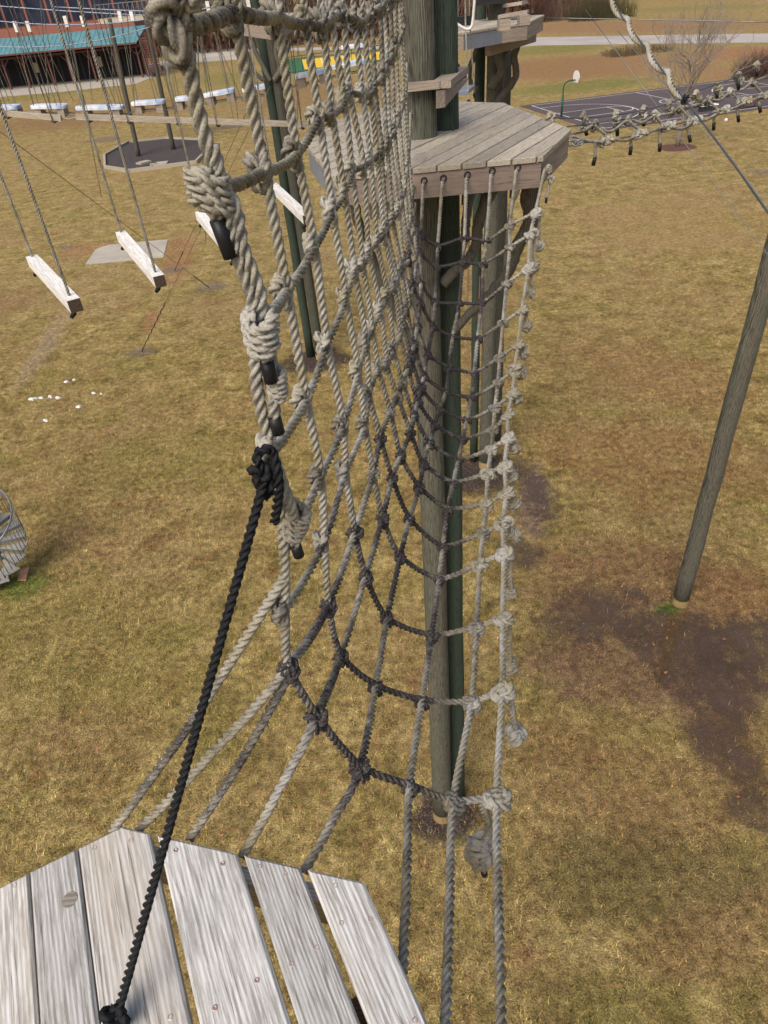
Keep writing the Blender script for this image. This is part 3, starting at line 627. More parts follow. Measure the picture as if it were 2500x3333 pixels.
# --- the near platform underfoot
ZN = 11.2
np_ = empty('near_platform', (-0.5, -0.4, 0), 'bleached grey plank platform with angled front edge in the foreground', 'platform')
n1, n2, n0 = at_z((396, 2690), ZN)[:2], at_z((1188, 2872), ZN)[:2], at_z((0, 2887), ZN)[:2]
nang = math.atan2(*( (at_z((1394, 3333), ZN) - at_z((1185, 2871), ZN))[[1, 0]] )); nd = arr(math.cos(nang), math.sin(nang)); nn_ = arr(-nd[1], nd[0])
n3 = n2 + nd * 1.95; nL = n0 + (n0 - n1) * 0.55
npoly = [nL, n1, n2, n3, n3 + arr(-0.75, -0.55), nL + arr(0.1, -1.55)][::-1]
def nq(p): return float(at_z(p, ZN)[:2] @ nn_)
ne = [(nq((0, 2887)) - 0.30, nq((0, 2887)) - 0.17), (nq((0, 2887)) - 0.16, nq((92, 2843))), (nq((98, 2840)), nq((250, 2764))), (nq((255, 2762)), nq((488, 2722))), (nq((512, 2722)), nq((770, 2776))), (nq((793, 2780)), nq((976, 2822))), (nq((1002, 2833)), nq((1185, 2871)))]
nb = deck(np_, npoly, ZN, nang, 0, 0, M['deck'], bev=0.006, edges=ne)
rim(np_, npoly, ZN - 0.042, 0.15, 0.04, M['deck'])
for s in (0.22, 0.42, 0.95):
    c = n2 + nd * s; a, b = c - nn_ * 0.06, c - nn_ * 0.85
    MB().bar(arr(*a, ZN - 0.13), arr(*b, ZN - 0.13), 0.045 if s != 0.42 else 0.14, 0.16).build('joist', M['joist'], np_)
SCREWS = [(48, 2882), (130, 2844), (205, 2806), (308, 2761), (427, 2736), (572, 2768), (725, 2811), (845, 2822), (930, 2847), (1092, 2882), (1206, 2993), (1112, 3005), (1032, 3085), (949, 3139), (836, 3192), (555, 3311), (700, 3281), (1351, 3321)]
for s in SCREWS:
    p = at_z(s, ZN + 0.0005); v = circle(p, 0.0068, 10); v2 = circle(p, 0.0045, 10)
    m = MB(); m.add(np.vstack([np.c_[v, np.full(10, ZN - 0.001)], np.c_[v, np.full(10, ZN + 0.0018)], np.c_[v2, np.full(10, ZN + 0.0024)], np.c_[circle(p, 0.0022, 10), np.full(10, ZN + 0.0005)]]),
        [(10 * k + i, 10 * k + (i + 1) % 10, 10 * k + 10 + (i + 1) % 10, 10 * k + 10 + i) for k in range(3) for i in range(10)] + [tuple(range(30, 40))])
    m.build('screw', M['screw'], np_)
p = at_z((228, 2930), ZN); v = circle(p, 0.021, 24, 0.04, seed=4)
MB().prism(v, ZN - 0.01, ZN + 0.0045, 0.002).build('wood_knot', wood('knot_wood', (0.28, 0.26, 0.22), (0.15, 0.13, 0.11), (0.2, 0.19, 0.16)), np_)
pole(np_, arr(-0.35, -0.95, 0), arr(-0.4, -1.0, 16.5), 0.18, 0.12, M['pole'], seed=9)
pole(np_, arr(-0.05, -1.0, 0), arr(-0.1, -1.05, 16.5), 0.17, 0.115, M['polegreen'], seed=10)

# --- tower beyond the net tower
fb = at_z((1580, 1520)); gt = empty('back_tower', (fb[0], fb[1], 0), 'far tower with plank platform, grey steel plate and crooked limbs, right of centre', 'tower')
def up(px, b): return over(px, b)
pole(gt, fb, up((1603, 20), fb) + arr(0.1, 0, 1.5), 0.21, 0.19, M['pole'], seed=11)
gb = at_z((1542, 1500)); pole(gt, gb, up((1566, 40), gb) + arr(0, 0, 1.5), 0.13, 0.12, M['polegreen'], seed=12, foot=0)
hb = at_z((1614, 1440)); pole(gt, hb, up((1645, 110), hb), 0.17, 0.16, M['pole'], seed=13)
zf = up((1598, 64), fb)[2]
fpx = [at_z(p, zf)[:2] for p in ((1438, 99), (1508, 106), (1637, 84), (1719, 73), (1772, 48))]
fpoly = fpx + [fpx[4] + arr(-0.9, 1.2), fpx[0] + arr(1.2, 2.6), fpx[0] + arr(0.1, 1.4)]
deck(gt, fpoly, zf, math.radians(62), 0.17, 0.014, M['deckfar'])
rim(gt, fpoly, zf - 0.042, 0.24, 0.05, [fg, bm_, fg, fg, fg, fg, fg, fg])
bl = lambda a, b, w_, h_, mat, nm: MB().bar(a, b, w_, h_).build(nm, mat, gt)
bl(arr(*(fpx[2] * .8 + fpx[6 - 6] * .2), zf - .4) + arr(0, .25, 0), arr(*fpx[4], zf - .4) + arr(-.15, .25, 0), 0.12, 0.2, fg, 'support_beam')
bl(at_y((1625, 54), fb[1] - .5), at_y((1720, 38), fb[1] - .7), 0.42, 0.06, M['fasciagrey'], 'step_plank')
for px in ((1640, 66), (1705, 50)): p = at_z(px, zf + 0.15); MB().box(p[0] - .1, p[0] + .1, p[1] - .12, p[1] + .12, zf + 0.002, zf + 0.16).build('step_block', M['fasciagrey'], gt)
bl(at_y((1622, 22), fb[1] + .1), at_y((1708, 8), fb[1] - .2), 0.4, 0.06, M['deckfar'], 'upper_plank')
for px in ((1640, 20), (1688, 12)): p = at_y(px, fb[1] - .15); MB().tube([arr(p[0], p[1], zf + 0.2), arr(p[0] - .04, p[1], p[2])], 0.018, 6).build('steel_rod', M['galv'], gt)
bl(at_y((1552, 6), fb[1] - .35), at_y((1640, -2), fb[1] - .3), 0.4, 0.12, M['iron'], 'pole_clamp')
fy = fb[1]
L_ = lambda *q: [at_y(p, fy + dy) for p, dy in q]
limb(gt, L_(((1640, 135), -.4), ((1622, 175), -.4), ((1632, 230), -.35), ((1612, 262), -.3), ((1600, 285), -.25)), 0.10, 0.10, seed=21)
limb(gt, L_(((1690, 130), -.4), ((1674, 185), -.4), ((1680, 240), -.4), ((1665, 275), -.35), ((1635, 310), -.3), ((1615, 350), -.25), ((1600, 420), -.2)), 0.085, 0.08, seed=22)
limb(gt, L_(((1680, 125), 0.2), ((1645, 165), .1), ((1628, 215), .0)), 0.08, 0.07, seed=23)
limb(gt, L_(((1552, 130), -.1), ((1546, 180), -.1), ((1530, 215), -.1), ((1530, 255), -.05)), 0.06, 0.05, seed=24)
limb(gt, L_(((1445, 130), -.1), ((1462, 180), -.1), ((1500, 235), -.1), ((1555, 290), 0.0)), 0.06, 0.07, seed=25)
limb(gt, L_(((1640, 900), .3), ((1660, 700), .2), ((1700, 590), 0.1)), 0.06, 0.04, seed=26)

# --- tower on the left
lb = at_z((1044, 1168)); lt = empty('left_tower', (lb[0], lb[1], 0), 'left tower of twin grey-green poles with small platform and crooked branches', 'tower')
lt1 = up((880, 105), lb); pole(lt, lb, lt1 + (lt1 - lb) * 0.35, 0.20, 0.185, M['pole'], seed=31)
lb2 = at_z((1012, 1160)); lt2 = up((852, 108), lb2); pole(lt, lb2, lt2 + (lt2 - lb2) * 0.35, 0.185, 0.17, M['polegreen'], seed=32, foot=0)
zl = up((880, 40), lb)[2]
lp = [at_z(p, zl)[:2] for p in ((770, 66), (900, 74), (972, 40))]
lpoly = [lp[0], lp[1], lp[2], lp[2] + arr(-1.2, 2.0), lp[0] + arr(0.3, 1.6)]
deck(lt, lpoly, zl, math.radians(30), 0.17, 0.014, M['deckfar']); rim(lt, lpoly, zl - 0.042, 0.30, 0.05, fg)
MB().box(lt1[0] - .5, lt1[0] + .35, lt1[1] - .35, lt1[1] - .22, zl + 0.55, zl + 0.75).build('pole_clamp', M['iron'], lt)
ly = lb[1]
L_ = lambda *q: [at_y(p, ly + dy) for p, dy in q]
limb(lt, L_(((815, 110), -.3), ((830, 165), -.3), ((856, 215), -.25), ((880, 262), -.2)), 0.085, 0.07, seed=41)
limb(lt, L_(((800, 160), -.4), ((826, 230), -.35), ((860, 262), -.3)), 0.07, 0.06, seed=42)
limb(lt, L_(((905, 105), -.3), ((900, 170), -.3), ((912, 225), -.25), ((893, 262), -.2)), 0.08, 0.1, seed=43)
limb(lt, L_(((955, 110), -.3), ((930, 180), -.3), ((905, 250), -.25)), 0.06, 0.06, seed=44)

# --- deck on two poles rising from the octagonal bed, in front of the building
qb, qc = at_z((452, 512)), at_z((566, 490)); bt = empty('viewing_deck', (qb[0], qb[1], 0), 'tan deck with thin railing on two tall poles in the octagonal mulch bed', 'deck')
for k, (b, px) in enumerate(((qb, (356, 60)), (qc, (470, 40)))):
    t = up(px, b); pole(bt, b, t, 0.24, 0.20, M['pole'], seed=51 + k, foot=0)
zq = up((400, 58), qb)[2]
qp = [at_z(p, zq)[:2] for p in ((318, 62), (505, 46))]; e_ = (qp[1] - qp[0]); pr_ = arr(-e_[1], e_[0]) / np.linalg.norm(e_)
qpoly = [qp[0], qp[1], qp[1] + pr_ * 4.2, qp[0] + pr_ * 4.2]
deck(bt, qpoly, zq, math.atan2(e_[1], e_[0]) + math.pi / 2, 0.32, 0.02, M['deckfar']); rim(bt, qpoly, zq - 0.042, 0.34, 0.06, M['deckfar'])
for i in range(13):
    for k in (0.0, 4.1):
        p = qp[0] + e_ * i / 12 + pr_ * k; MB().tube([arr(*p, zq), arr(*p, zq + 1.1)], 0.035, 5).build('baluster', M['galv'], bt)
        if i < 12:
            p2 = qp[0] + e_ * (i + 1) / 12 + pr_ * k; MB().tube([arr(*p, zq + 0.05), arr(*p2, zq + 1.05)], 0.02, 4).build('lattice_bar', M['galv'], bt)
for k in (0.0, 4.1): MB().bar(arr(*(qp[0] + pr_ * k), zq + 1.12), arr(*(qp[1] + pr_ * k), zq + 1.12), 0.08, 0.06).build('handrail', M['galv'], bt)

# --- lone leaning pole on the right
rb = at_z((2213, 1962)); rp = empty('guyed_pole', (rb[0], rb[1], 0), 'lone weathered pole standing in the wet ground at right', 'pole')
rtp = over((2500, 893), rb); pole(rp, rb, rb + (rtp - rb) * 1.55, 0.195, 0.165, M['pole'], seed=61, foot=0.22)

# ------------------------------------------------------------------ the cargo net
RR = 0.0128                                           # rope radius
YS = [1.16, 1.60, 2.0, 2.40, 2.63, 2.86, 3.05, 3.25, 3.44, 3.6, 3.79, 3.98, 4.25, 4.58, 4.85, 5.02]   # distance of each cross rope
KP = {0: [(590, 82), (700, 610), (855, 1045), (885, 1470), (925, 1800), (927, 1988), (938, 2169), (1030, 2330), (1173, 2495), (1334, 2556), (1475, 2607), (1617, 2593)],
      1: [(765, 38), (865, 560), (945, 945), (1000, 1300), (1045, 1550), (1060, 1760), (1068, 1960), (1110, 2140), (1217, 2231), (1374, 2281), (1533, 2281), (1635, 2242)],
      2: [(904, 57), (970, 497), (1024, 800), (1072, 1116), (1112, 1383), (1126, 1539), (1160, 1732), (1191, 1876), (1263, 2006), (1403, 2064), (1554, 2039), (1638, 2013)],
      3: [(995, 77), (1046, 384), (1080, 686), (1124, 971), (1164, 1210), (1184, 1383), (1213, 1542), (1245, 1681), (1307, 1807), (1431, 1883), (1569, 1829), (1641, 1800)],
      4: [(1051, 77), (1082, 372), (1118, 625), (1149, 877), (1189, 1116), (1209, 1278), (1235, 1427), (1280, 1557), (1330, 1684), (1439, 1775), (1576, 1735), (1638, 1702)],
      5: [(1079, 52), (1118, 328), (1147, 555), (1181, 863), (1213, 1069), (1235, 1203), (1267, 1336), (1303, 1481), (1363, 1583), (1457, 1656), (1583, 1637), (1648, 1598)],
      6: [(1118, 51), (1138, 302), (1178, 535), (1203, 816), (1245, 1010), (1259, 1188), (1295, 1290), (1337, 1405), (1381, 1506), (1475, 1568), (1591, 1539), (1643, 1516)],
      8: [(1184, 67), (1205, 307), (1228, 505), (1250, 762), (1285, 930), (1303, 1090), (1327, 1200), (1363, 1304), (1413, 1383), (1507, 1427), (1605, 1391), (1654, 1347)],
      10: [(1236, 20), (1246, 241), (1257, 469), (1279, 715), (1306, 880), (1324, 1000), (1350, 1120), (1384, 1221), (1450, 1271), (1536, 1293), (1620, 1242), (1677, 1203)],
      12: [(1268, 0), (1280, 175), (1285, 422), (1308, 653), (1330, 840), (1345, 930), (1368, 985), (1406, 1061), (1475, 1094), (1558, 1101), (1638, 1051), (1700, 1008)],
      13: [(1283, -10), (1292, 150), (1300, 380), (1316, 610), (1335, 760), (1350, 850), (1371, 920), (1416, 980), (1495, 984), (1568, 984), (1647, 922), (1720, 872)],
      15: [(1308, -30), (1313, 100), (1320, 300), (1328, 500), (1340, 650), (1352, 715), (1369, 763), (1427, 800), (1513, 774), (1582, 781), (1662, 731), (1743, 691)]}
RE = {7: (1656, 1427), 9: (1670, 1282), 11: (1687, 1121), 14: (1727, 763)}
G = np.zeros((16, 12, 3)); kk = sorted(KP)
for i in kk: G[i] = [at_y(p, YS[i]) for p in KP[i]]
for i in range(16):
    if i in KP: continue
    for j in range(12):
        for c in (0, 2): G[i, j, c] = np.interp(YS[i], [YS[k] for k in kk], [G[k, j, c] for k in kk])
        G[i, j, 1] = YS[i]
    G[i, 11] = at_y(RE[i], YS[i])
G[1:, :, 1] += rng.normal(0, 0.006, (15, 12)); G[1:, 1:11, 0] += rng.normal(0, 0.004, (15, 10))
net = empty('cargo_net', (0.4, 3.0, 0), 'knotted grey-tan rope cargo net sagging between the two platforms', 'rope net')
DT = [.30, .22, .15, .15, .2, .3, .55, .85, 1.0, .8, .35, .15]
DL = [.70, .62, .60, .60, .65, .7, .85, .95, 1.0, .8, .5, .3]
def dirtT(i, j): return DT[j] + (0.28 if i in (9, 10, 12) and j < 7 else 0) + (0.25 if i > 11 and 3 < j < 9 else 0) - (0.1 if i in (3, 5, 6, 7) else 0)
def sagged(P, s, k=6):                              # straight-ish spans with a little slack between knots
    P = np.asarray(P); out = []
    Q = catmull(P, k, 0.42); n = len(P) - 1
    for q in range(len(Q)):
        u = (q % k) / k if q < n * k else 0; Q[q, 2] -= s * 4 * u * (1 - u)
    return Q
def spread(vals, k=6): v = np.asarray(vals, float); return np.interp(np.linspace(0, len(v) - 1, (len(v) - 1) * k + 1), np.arange(len(v)), v)
RSC = lambda i: float(np.interp(i, [0, 3], [1.04, 1.08]))
OVER = {}                                            # where each cross rope meets the overhead cable
for i in range(16):
    P = list(G[i]); h = P[0]; OVER[i] = arr(h[0] - 0.01, h[1], 14.35)
    top = [OVER[i], h + arr(0, 0, 0.55)]
    pts = top + P; dv = [.3, .3] + [dirtT(i, j) for j in range(12)]
    if i == 0:
        e0 = lambda q: at_y(q, YS[0])
        pts = [OVER[0], e0((575, -300)), e0((580, -60)), e0((592, 82)), e0((624, 270)), e0((655, 410)), e0((700, 540)), e0((722, 600)), e0((764, 680)), e0((787, 800)), e0((846, 960)), e0((840, 1060)), e0((830, 1120)), e0((836, 1253)), e0((856, 1361))] + P[3:]
        dv = [.3] * 15 + [dirtT(0, j) for j in range(3, 12)]
    m = MB().rope(sagged(pts, 0.0), RR * RSC(i), spread(dv), q=3 if i < 4 else (2 if i < 9 else 1), fray=.03 if i < 4 else .015); m.build('cross_rope', M['rope'], net, True)
# the near edge is doubled between its upper knots
e0 = lambda q: at_y(q, YS[0] - .004); P = [e0((690, 470)), e0((705, 540)), e0((706, 600)), e0((738, 680)), e0((760, 800)), e0((818, 960)), e0((822, 1010))]
MB().rope(catmull(P, 6, .45), RR, .28).build('cross_rope', M['rope'], net, True)
NEAR = {6: (450, 2700), 7: (785, 2790), 8: (990, 2835), 9: (1312, 3160)}
def edge_in(px): return at_z(px, ZN - 0.07)
for j in range(12):
    P = [G[i, j] for i in range(16)]; dv = [DL[j] * (0.7 if i == 0 else 1) * (0.75 + 0.5 * math.sin(i * 2.3 + j)) for i in range(16)]
    if j >= 6:
        if j in NEAR: a = edge_in(NEAR[j])
        elif j == 10: a = edge_in((1447, 3440))
        else: a = edge_in((1636, 3520))
        nmid = 1; P = [a, (a * .5 + P[0] * .5) - arr(0, 0, 0.01)] + P; dv = [.2, .55 if j > 7 else .4] + dv
        if j < 11: e = FAR[j - 6] + arr(0, 0.03, 0)
        else: e = at_z((1770, 545), ZC - 0.10) + arr(0.0, -0.04, 0)
        P = P + [e]; dv = dv + [0.35]
    else:
        e = arr(d1[0] - 0.13 + 0.015 * j, d1[1] - 0.02, P[-1][2] + 0.02); P = P + [P[-1] * .55 + e * .45 - arr(0, 0, .03), e]; dv = dv + [.4, .4]
    MB().rope(sagged(P, 0.006), RR * (1.12 if j > 5 else (1.0 if j else 1.15)), spread(dv), q=3, pitch=RR * (9.0 if j < 6 else 6.4), fray=.03).build('long_rope', M['rope'], net, True)
for (a, b, dv) in [((365, 2705), G[0, 4] * 0.6 + G[0, 5] * 0.4, [.2, .75, .8, .2, .1]), ((617, 2730), G[0, 6] + arr(.01, 0, -0.01), [.2, .6, .85, .6, .6])]:
    A = edge_in(a); MB().rope(catmull([A, A * .75 + b * .25 - arr(0, 0, .012), (A + b) / 2 - arr(0, 0, .02), A * .25 + b * .75 - arr(0, 0, .012), b], 8), RR * 1.12, dv).build('long_rope', M['rope'], net, True)

# knots: a tight trefoil, a two-loop hitch and a ball of woven turns, shared by all copies
def knot_mesh(name, pts, r, dirt, closed=True):
    pts = np.asarray(pts); pts = np.vstack([pts, pts[:2]]) if closed else pts
    m = MB().rope(pts, r, dirt, q=2); V_ = np.vstack(m.V); me = bpy.data.meshes.new(name); fill(me, V_, m.Fc, True)
    a = me.attributes.new('dirt', 'FLOAT', 'POINT'); a.data.foreach_set('value', np.concatenate(m.A).astype(np.float32)); me.materials.append(M['rope']); return me
def trefoil(s, zs, ys=1.0, n=90):
    t = np.linspace(0, 2 * math.pi, n, endpoint=False); return np.c_[s * (np.sin(t) + 2 * np.sin(2 * t)), -s * zs * np.sin(3 * t), ys * s * (np.cos(t) - 2 * np.cos(2 * t))]
def eight(s, n=100):
    t = np.linspace(0, 2 * math.pi, n, endpoint=False); q = 2 + np.cos(2 * t); return np.c_[s * 0.85 * q * np.cos(3 * t), s * 1.25 * np.sin(4 * t), s * 1.25 * q * np.sin(3 * t)]
def wraps(a, pitch, turns, wob, n=260):
    t = np.linspace(0, 1, n); th = 2 * math.pi * turns * t; e = np.clip(np.minimum(t, 1 - t) / 0.09, 0, 1)
    r = a * (0.35 + 0.65 * np.sqrt(e)) * (1 + 0.07 * np.cos(2 * th + 0.5))
    return np.c_[r * np.cos(th), r * np.sin(th), pitch * turns * (t - 0.5) * (0.75 + 0.25 * e) + wob * np.sin(2 * th * 1.0) * e + wob * 1.4 * np.cos(th) * e]
def turks(a, b, leads, bights, over_, n=360):
    t = np.linspace(0, 2 * math.pi, n, endpoint=False); th = leads * t; la = 1.12 * np.sin(bights * t)
    k = 1 + over_ * np.cos(2 * bights * t + 0.6) * np.cos(bights * t * 1.0)
    return np.c_[a * k * np.cos(la) * np.cos(th), a * k * np.cos(la) * np.sin(th), b * k * np.sin(la)]
KM = {}
for lev, dv in (('light', .12), ('mid', .5), ('dark', 1.0)):
    KM['t', lev] = knot_mesh('knot_trefoil_' + lev, trefoil(RR * 0.58, 1.5, 1.25), RR * 0.98, dv)
    KM['e', lev] = knot_mesh('knot_hitch_' + lev, eight(RR * 0.52), RR * 0.98, dv)
def fist(name, s_, r, dirt):
    m = MB(); T1 = trefoil(s_, 1.2, 1.1, 100); T2 = trefoil(s_ * .96, 1.2, 1.1, 100)[:, [1, 0, 2]] * [1, -1, -1]; T3 = trefoil(s_ * .92, 1.2, 1.0, 100)[:, [0, 2, 1]]
    for T_ in (T1, T2, T3): m.rope(np.vstack([T_, T_[:2]]), r, dirt, q=2)
    V_ = np.vstack(m.V); me = bpy.data.meshes.new(name); fill(me, V_, m.Fc, True); a = me.attributes.new('dirt', 'FLOAT', 'POINT'); a.data.foreach_set('value', np.concatenate(m.A).astype(np.float32)); me.materials.append(M['rope']); return me
KM['F'] = fist('knot_fist', RR * .62, RR * .92, .2)
KM['b'] = knot_mesh('knot_ball', wraps(RR * 1.15, RR * 1.1, 3.4, RR * .75), RR * 1.0, .2, False)
KM['B'] = knot_mesh('knot_barrel', wraps(RR * 1.95, RR * 1.62, 4.3, RR * .5), RR * 1.08, .14, False)
def put(me, name, p, parent, axis=(0, 0, 1), spin=0.0, sc=1.0):
    o = bpy.data.objects.new(name, me); col.objects.link(o); o.parent = parent
    q = Vector(axis).to_track_quat('Z', 'Y'); o.rotation_mode = 'QUATERNION'; o.rotation_quaternion = q @ Matrix.Rotation(spin, 3, 'Z').to_quaternion()
    o.location = Vector([float(v) for v in p]) - wloc(parent); o.scale = (sc, sc, sc) if np.isscalar(sc) else sc; return o
for i in range(16):
    for j in range(12):
        if i == 0 and j in (1, 2, 4): continue
        a = G[i, max(j - 1, 0)]; b = G[i, min(j + 1, 11)]; ax = a - b; ax /= np.linalg.norm(ax)
        if 5 < j < 11: ax = ax * 0.4 + arr(0, 0, .6) * (1 if j < 8 else -0.2) + arr(0, .6, 0)
        dd = dirtT(i, j) * .6 + DL[j] * .5; lev = 'light' if dd < .42 else ('mid' if dd < .75 else 'dark')
        tall = j < 6
        sc = rng.uniform(0.9, 1.08) * (1.45 if j == 11 else (1.25 if j == 10 else 1)) * 1.1
        off = arr(-0.012, -0.006, 0.004) if tall else arr(0, -0.008, -0.006)
        put(KM[('t' if rng.uniform() < (.75 if tall else .4) else 'e'), lev], 'knot', G[i, j] + off, net, ax, rng.uniform(-.5, .5), (sc, sc, sc * (1.25 if tall else 0.95)))
# stopper balls and taped tails
def tail(p, d, L, r=RR * 1.02): return MB().tube([p, p + arr(*d) * L * .5, p + arr(*d) * L], r, 10).build('taped_end', M['tape'], net, True)
for (p, ax, sc) in [(G[0, 1] + arr(-.008, -.01, .0), (0, 0, 1), 0.84), (G[0, 2] + arr(-.004, -.012, -.01), (0.1, 0, 1), 0.95), (at_y((900, 1246), 1.17), (.1, 0, 1), .62), (at_y((957, 1690), 1.17), (.5, .2, 1), .92)]: put(KM['B'], 'stopper_knot', p, net, ax, 0.4, (sc * 1.12, sc, sc * (0.8 if sc > .7 else 1)))
for (px, L, d, py, px0) in [((706, 715), .06, (.16, 0, -1), 1.15, (690, 650)), ((868, 1175), .042, (.02, 0, -1), 1.15, (872, 1095)), ((893, 1358), .036, (.06, 0, -1), 1.15, (888, 1300)), ((962, 1775), .032, (.1, 0, -1), 1.16, (955, 1735)), ((1575, 2835), .03, (.1, 0, -1), 1.13, (1567, 2800))]:
    p = at_y(px, py); q = at_y(px0, py)
    MB().rope([q, (p + q) / 2, p], RR, .3).build('tail', M['rope'], net, True); tail(p, d, L)
MB().rope(catmull([G[0, 3], at_y((920, 1570), 1.14), at_y((945, 1640), 1.13), at_y((957, 1690), 1.15)], 8), RR, .15).build('tail', M['rope'], net, True)
MB().rope(catmull([G[0, 2] + arr(0, 0, -.02), at_y((872, 1110), 1.16), at_y((884, 1180), 1.18), at_y((900, 1250), 1.17), at_y((893, 1345), 1.15)], 6), RR, .2).build('tail', M['rope'], net, True)
BALL = {0: (1565, 2765), 1: (1678, 2390), 2: (1660, 2170), 3: (1663, 1934), 4: (1674, 1746), 5: (1672, 1640), 6: (1664, 1552), 7: (1676, 1462), 9: (1685, 1300), 10: (1697, 1213), 11: (1705, 1150), 12: (1714, 1060), 13: (1727, 950), 14: (1740, 868), 15: (1757, 800)}
for i, px in BALL.items():
    e = G[i, 11]; b = at_y(px, YS[i] + 0.02); k = arr(0.028, 0.015, 0.0) if i else arr(-0.05, 0.0, -0.01)
    MB().rope(catmull([e, e + k, e * .4 + b * .6 + arr(.008, 0, 0), b + arr(0, 0, .03)], 6), RR * 1.1, .3, q=2).build('tail', M['rope'], net, True)
    put(KM['F'], 'stopper_knot', b, net, (rng.normal() * .35, rng.normal() * .35, 1), rng.uniform(0, 3), (lambda q: (q, q, q * 1.15))({0: 2.0, 1: 1.6, 2: 1.45}.get(i, rng.uniform(1.15, 1.35))))
# the corner tie of the net at the far platform
ce = at_z((1778, 548), ZC - 0.10) + arr(.01, -.03, 0); put(KM['e', 'light'], 'knot', ce, net, (0, 0, 1), .3, 1.1); put(KM['t', 'light'], 'knot', ce + arr(0.02, -.01, -.07), net, (0, 0, 1), .3, 1.0)
MB().rope(catmull([ce, ce + arr(.015, 0, -.1), ce + arr(.0, 0, -.2)], 5), RR * .9, .2, q=1).build('tail', M['rope'], net, True); tail(ce + arr(0, 0, -.2), (-.03, 0, -1), .04, RR * .8)
# knots and tails behind the far fascia
for k in (1, 2, 3, 4): put(KM['t', 'dark'], 'knot', FAR[k] + arr(-.01, .12, -.05), net, (0, 0, 1), k, 1.0); MB().rope([FAR[k] + arr(-.01, .12, -.05), FAR[k] + arr(-.02, .12, -.24)], RR * .8, .9, q=1).build('tail', M['rope'], net, True)

# overhead cable that carries the net
oc = [OVER[0] + arr(-.5, -2.2, .05)] + [OVER[i] + arr(0, 0, .01) for i in range(16)] + [arr(d1[0] - .1, d1[1], 14.38)]
tag(MB().tube(oc, 0.008, 6).build('overhead_cable', M['steel'], smooth=True), 'thin steel cable the cargo net hangs from, above the net', 'cable')

# black line from the net edge to the near platform
bk = empty('black_line', tuple(at_z((375, 3300), ZN)), 'black braided rope running from the net edge to the near deck', 'rope')
A = at_y((862, 1560), 1.10); Bp = at_z((385, 3290), ZN + 0.06); nA = at_y((868, 1462), 1.125)
def black(pts, r, nm, t=8): return MB().rope(catmull(pts, t), r, None, pitch=r * 5, q=2).build(nm, M['black'], bk, True)
black([A, A * .66 + Bp * .34, A * .33 + Bp * .67, Bp], 0.0112, 'line')
black([A, at_y((838, 1500), 1.10), nA + arr(-.012, -.014, .006), nA + arr(.0, -.02, .012), nA + arr(.012, -.012, 0), at_y((905, 1550), 1.09), at_y((905, 1620), 1.09), at_y((893, 1700), 1.09)], 0.0112, 'loop')
t = np.linspace(0, 2 * math.pi, 60, endpoint=False)
def bknot(c, s, ax):
    P = trefoil(s * .62, 1.3, 1.5, 80); me = MB().rope(np.vstack([P, P[:2]]) + c, s, None, pitch=s * 5, q=1); return me.build('knot', M['black'], bk, True)
bknot(at_y((848, 1545), 1.10), 0.0100, 0); bknot(at_y((862, 1580), 1.105), 0.0098, 0); bknot(at_z((372, 3305), ZN + .05), 0.0115, 0); bknot(at_z((385, 3330), ZN + .04), 0.0112, 0)

# ------------------------------------------------------------------ hanging beams and planks on the left
def srope(parent, pts, r, nm='rope', q=1, d=.3, mat=None): return MB().rope(pts, r, d, q=q).build(nm, mat or M['rope'], parent, True)
def oriented(name, mat, parent, c, ex, ey, ez, bev=.006):       # a bar whose own X runs along ex; half extents are the lengths of ex, ey, ez
    hx, hy, hz = [np.linalg.norm(v) for v in (ex, ey, ez)]
    o = MB().prism([(-hx, -hy), (hx, -hy), (hx, hy), (-hx, hy)], -hz, hz, bev).build(name, mat, origin=(0, 0, 0)); o.parent = parent
    R3 = Matrix((ex / hx, ey / hy, ez / hz)).transposed(); o.rotation_mode = 'QUATERNION'; o.rotation_quaternion = R3.to_quaternion()
    o.location = Vector([float(v) for v in c]) - (wloc(parent) if parent else Vector()); return o
SW = [((105, 835), (226, 962), 4.7, 'swinging white beam farthest left, lowest of the four'), ((394, 756), (506, 886), 5.3, 'swinging white beam above the concrete slab'),
      ((650, 690), (752, 806), 6.2, 'swinging white beam partly behind the doubled net edge rope'), ((890, 598), (990, 692), 7.0, 'swinging white beam farthest right, in front of the left tower')]
for pa, pb, dep, lab in SW:
    b = at_d(pb, dep); a = at_z(pa, b[2]); ax = b - a; L = np.linalg.norm(ax); ax /= L; sd_ = np.cross(ax, [0, 0, 1]); sd_ /= np.linalg.norm(sd_)
    s = empty('swing_beam', (*((a + b) / 2)[:2], b[2] - .09), lab, 'swing beam', 'swinging beams hung on rope pairs')
    c = (a + b) / 2 + ax * 0.03 - arr(0, 0, .045)
    oriented('beam', M['whitewood'], s, c, ax * (L / 2 + .07), sd_ * .045, arr(0, 0, 1) * .045)
    for sg in (-1, 1): oriented('end_cap', M['darkend'], s, c + sg * ax * (L / 2 + .0715), ax * .003, sd_ * .043, arr(0, 0, 1) * .043, .001)
    for p in (a, b):
        srope(s, [p + arr(0, 0, 5.5), p + arr(0, 0, 2.5), p + arr(0, 0, -.10)], .0115, q=2, d=.35)
        MB().tube([p + arr(0, 0, -.09), p + arr(-.01, -.01, -.125), p + arr(-.035, -.02, -.15)], [.014, .02, .013], 8).build('taped_knot', M['tape'], s, True)

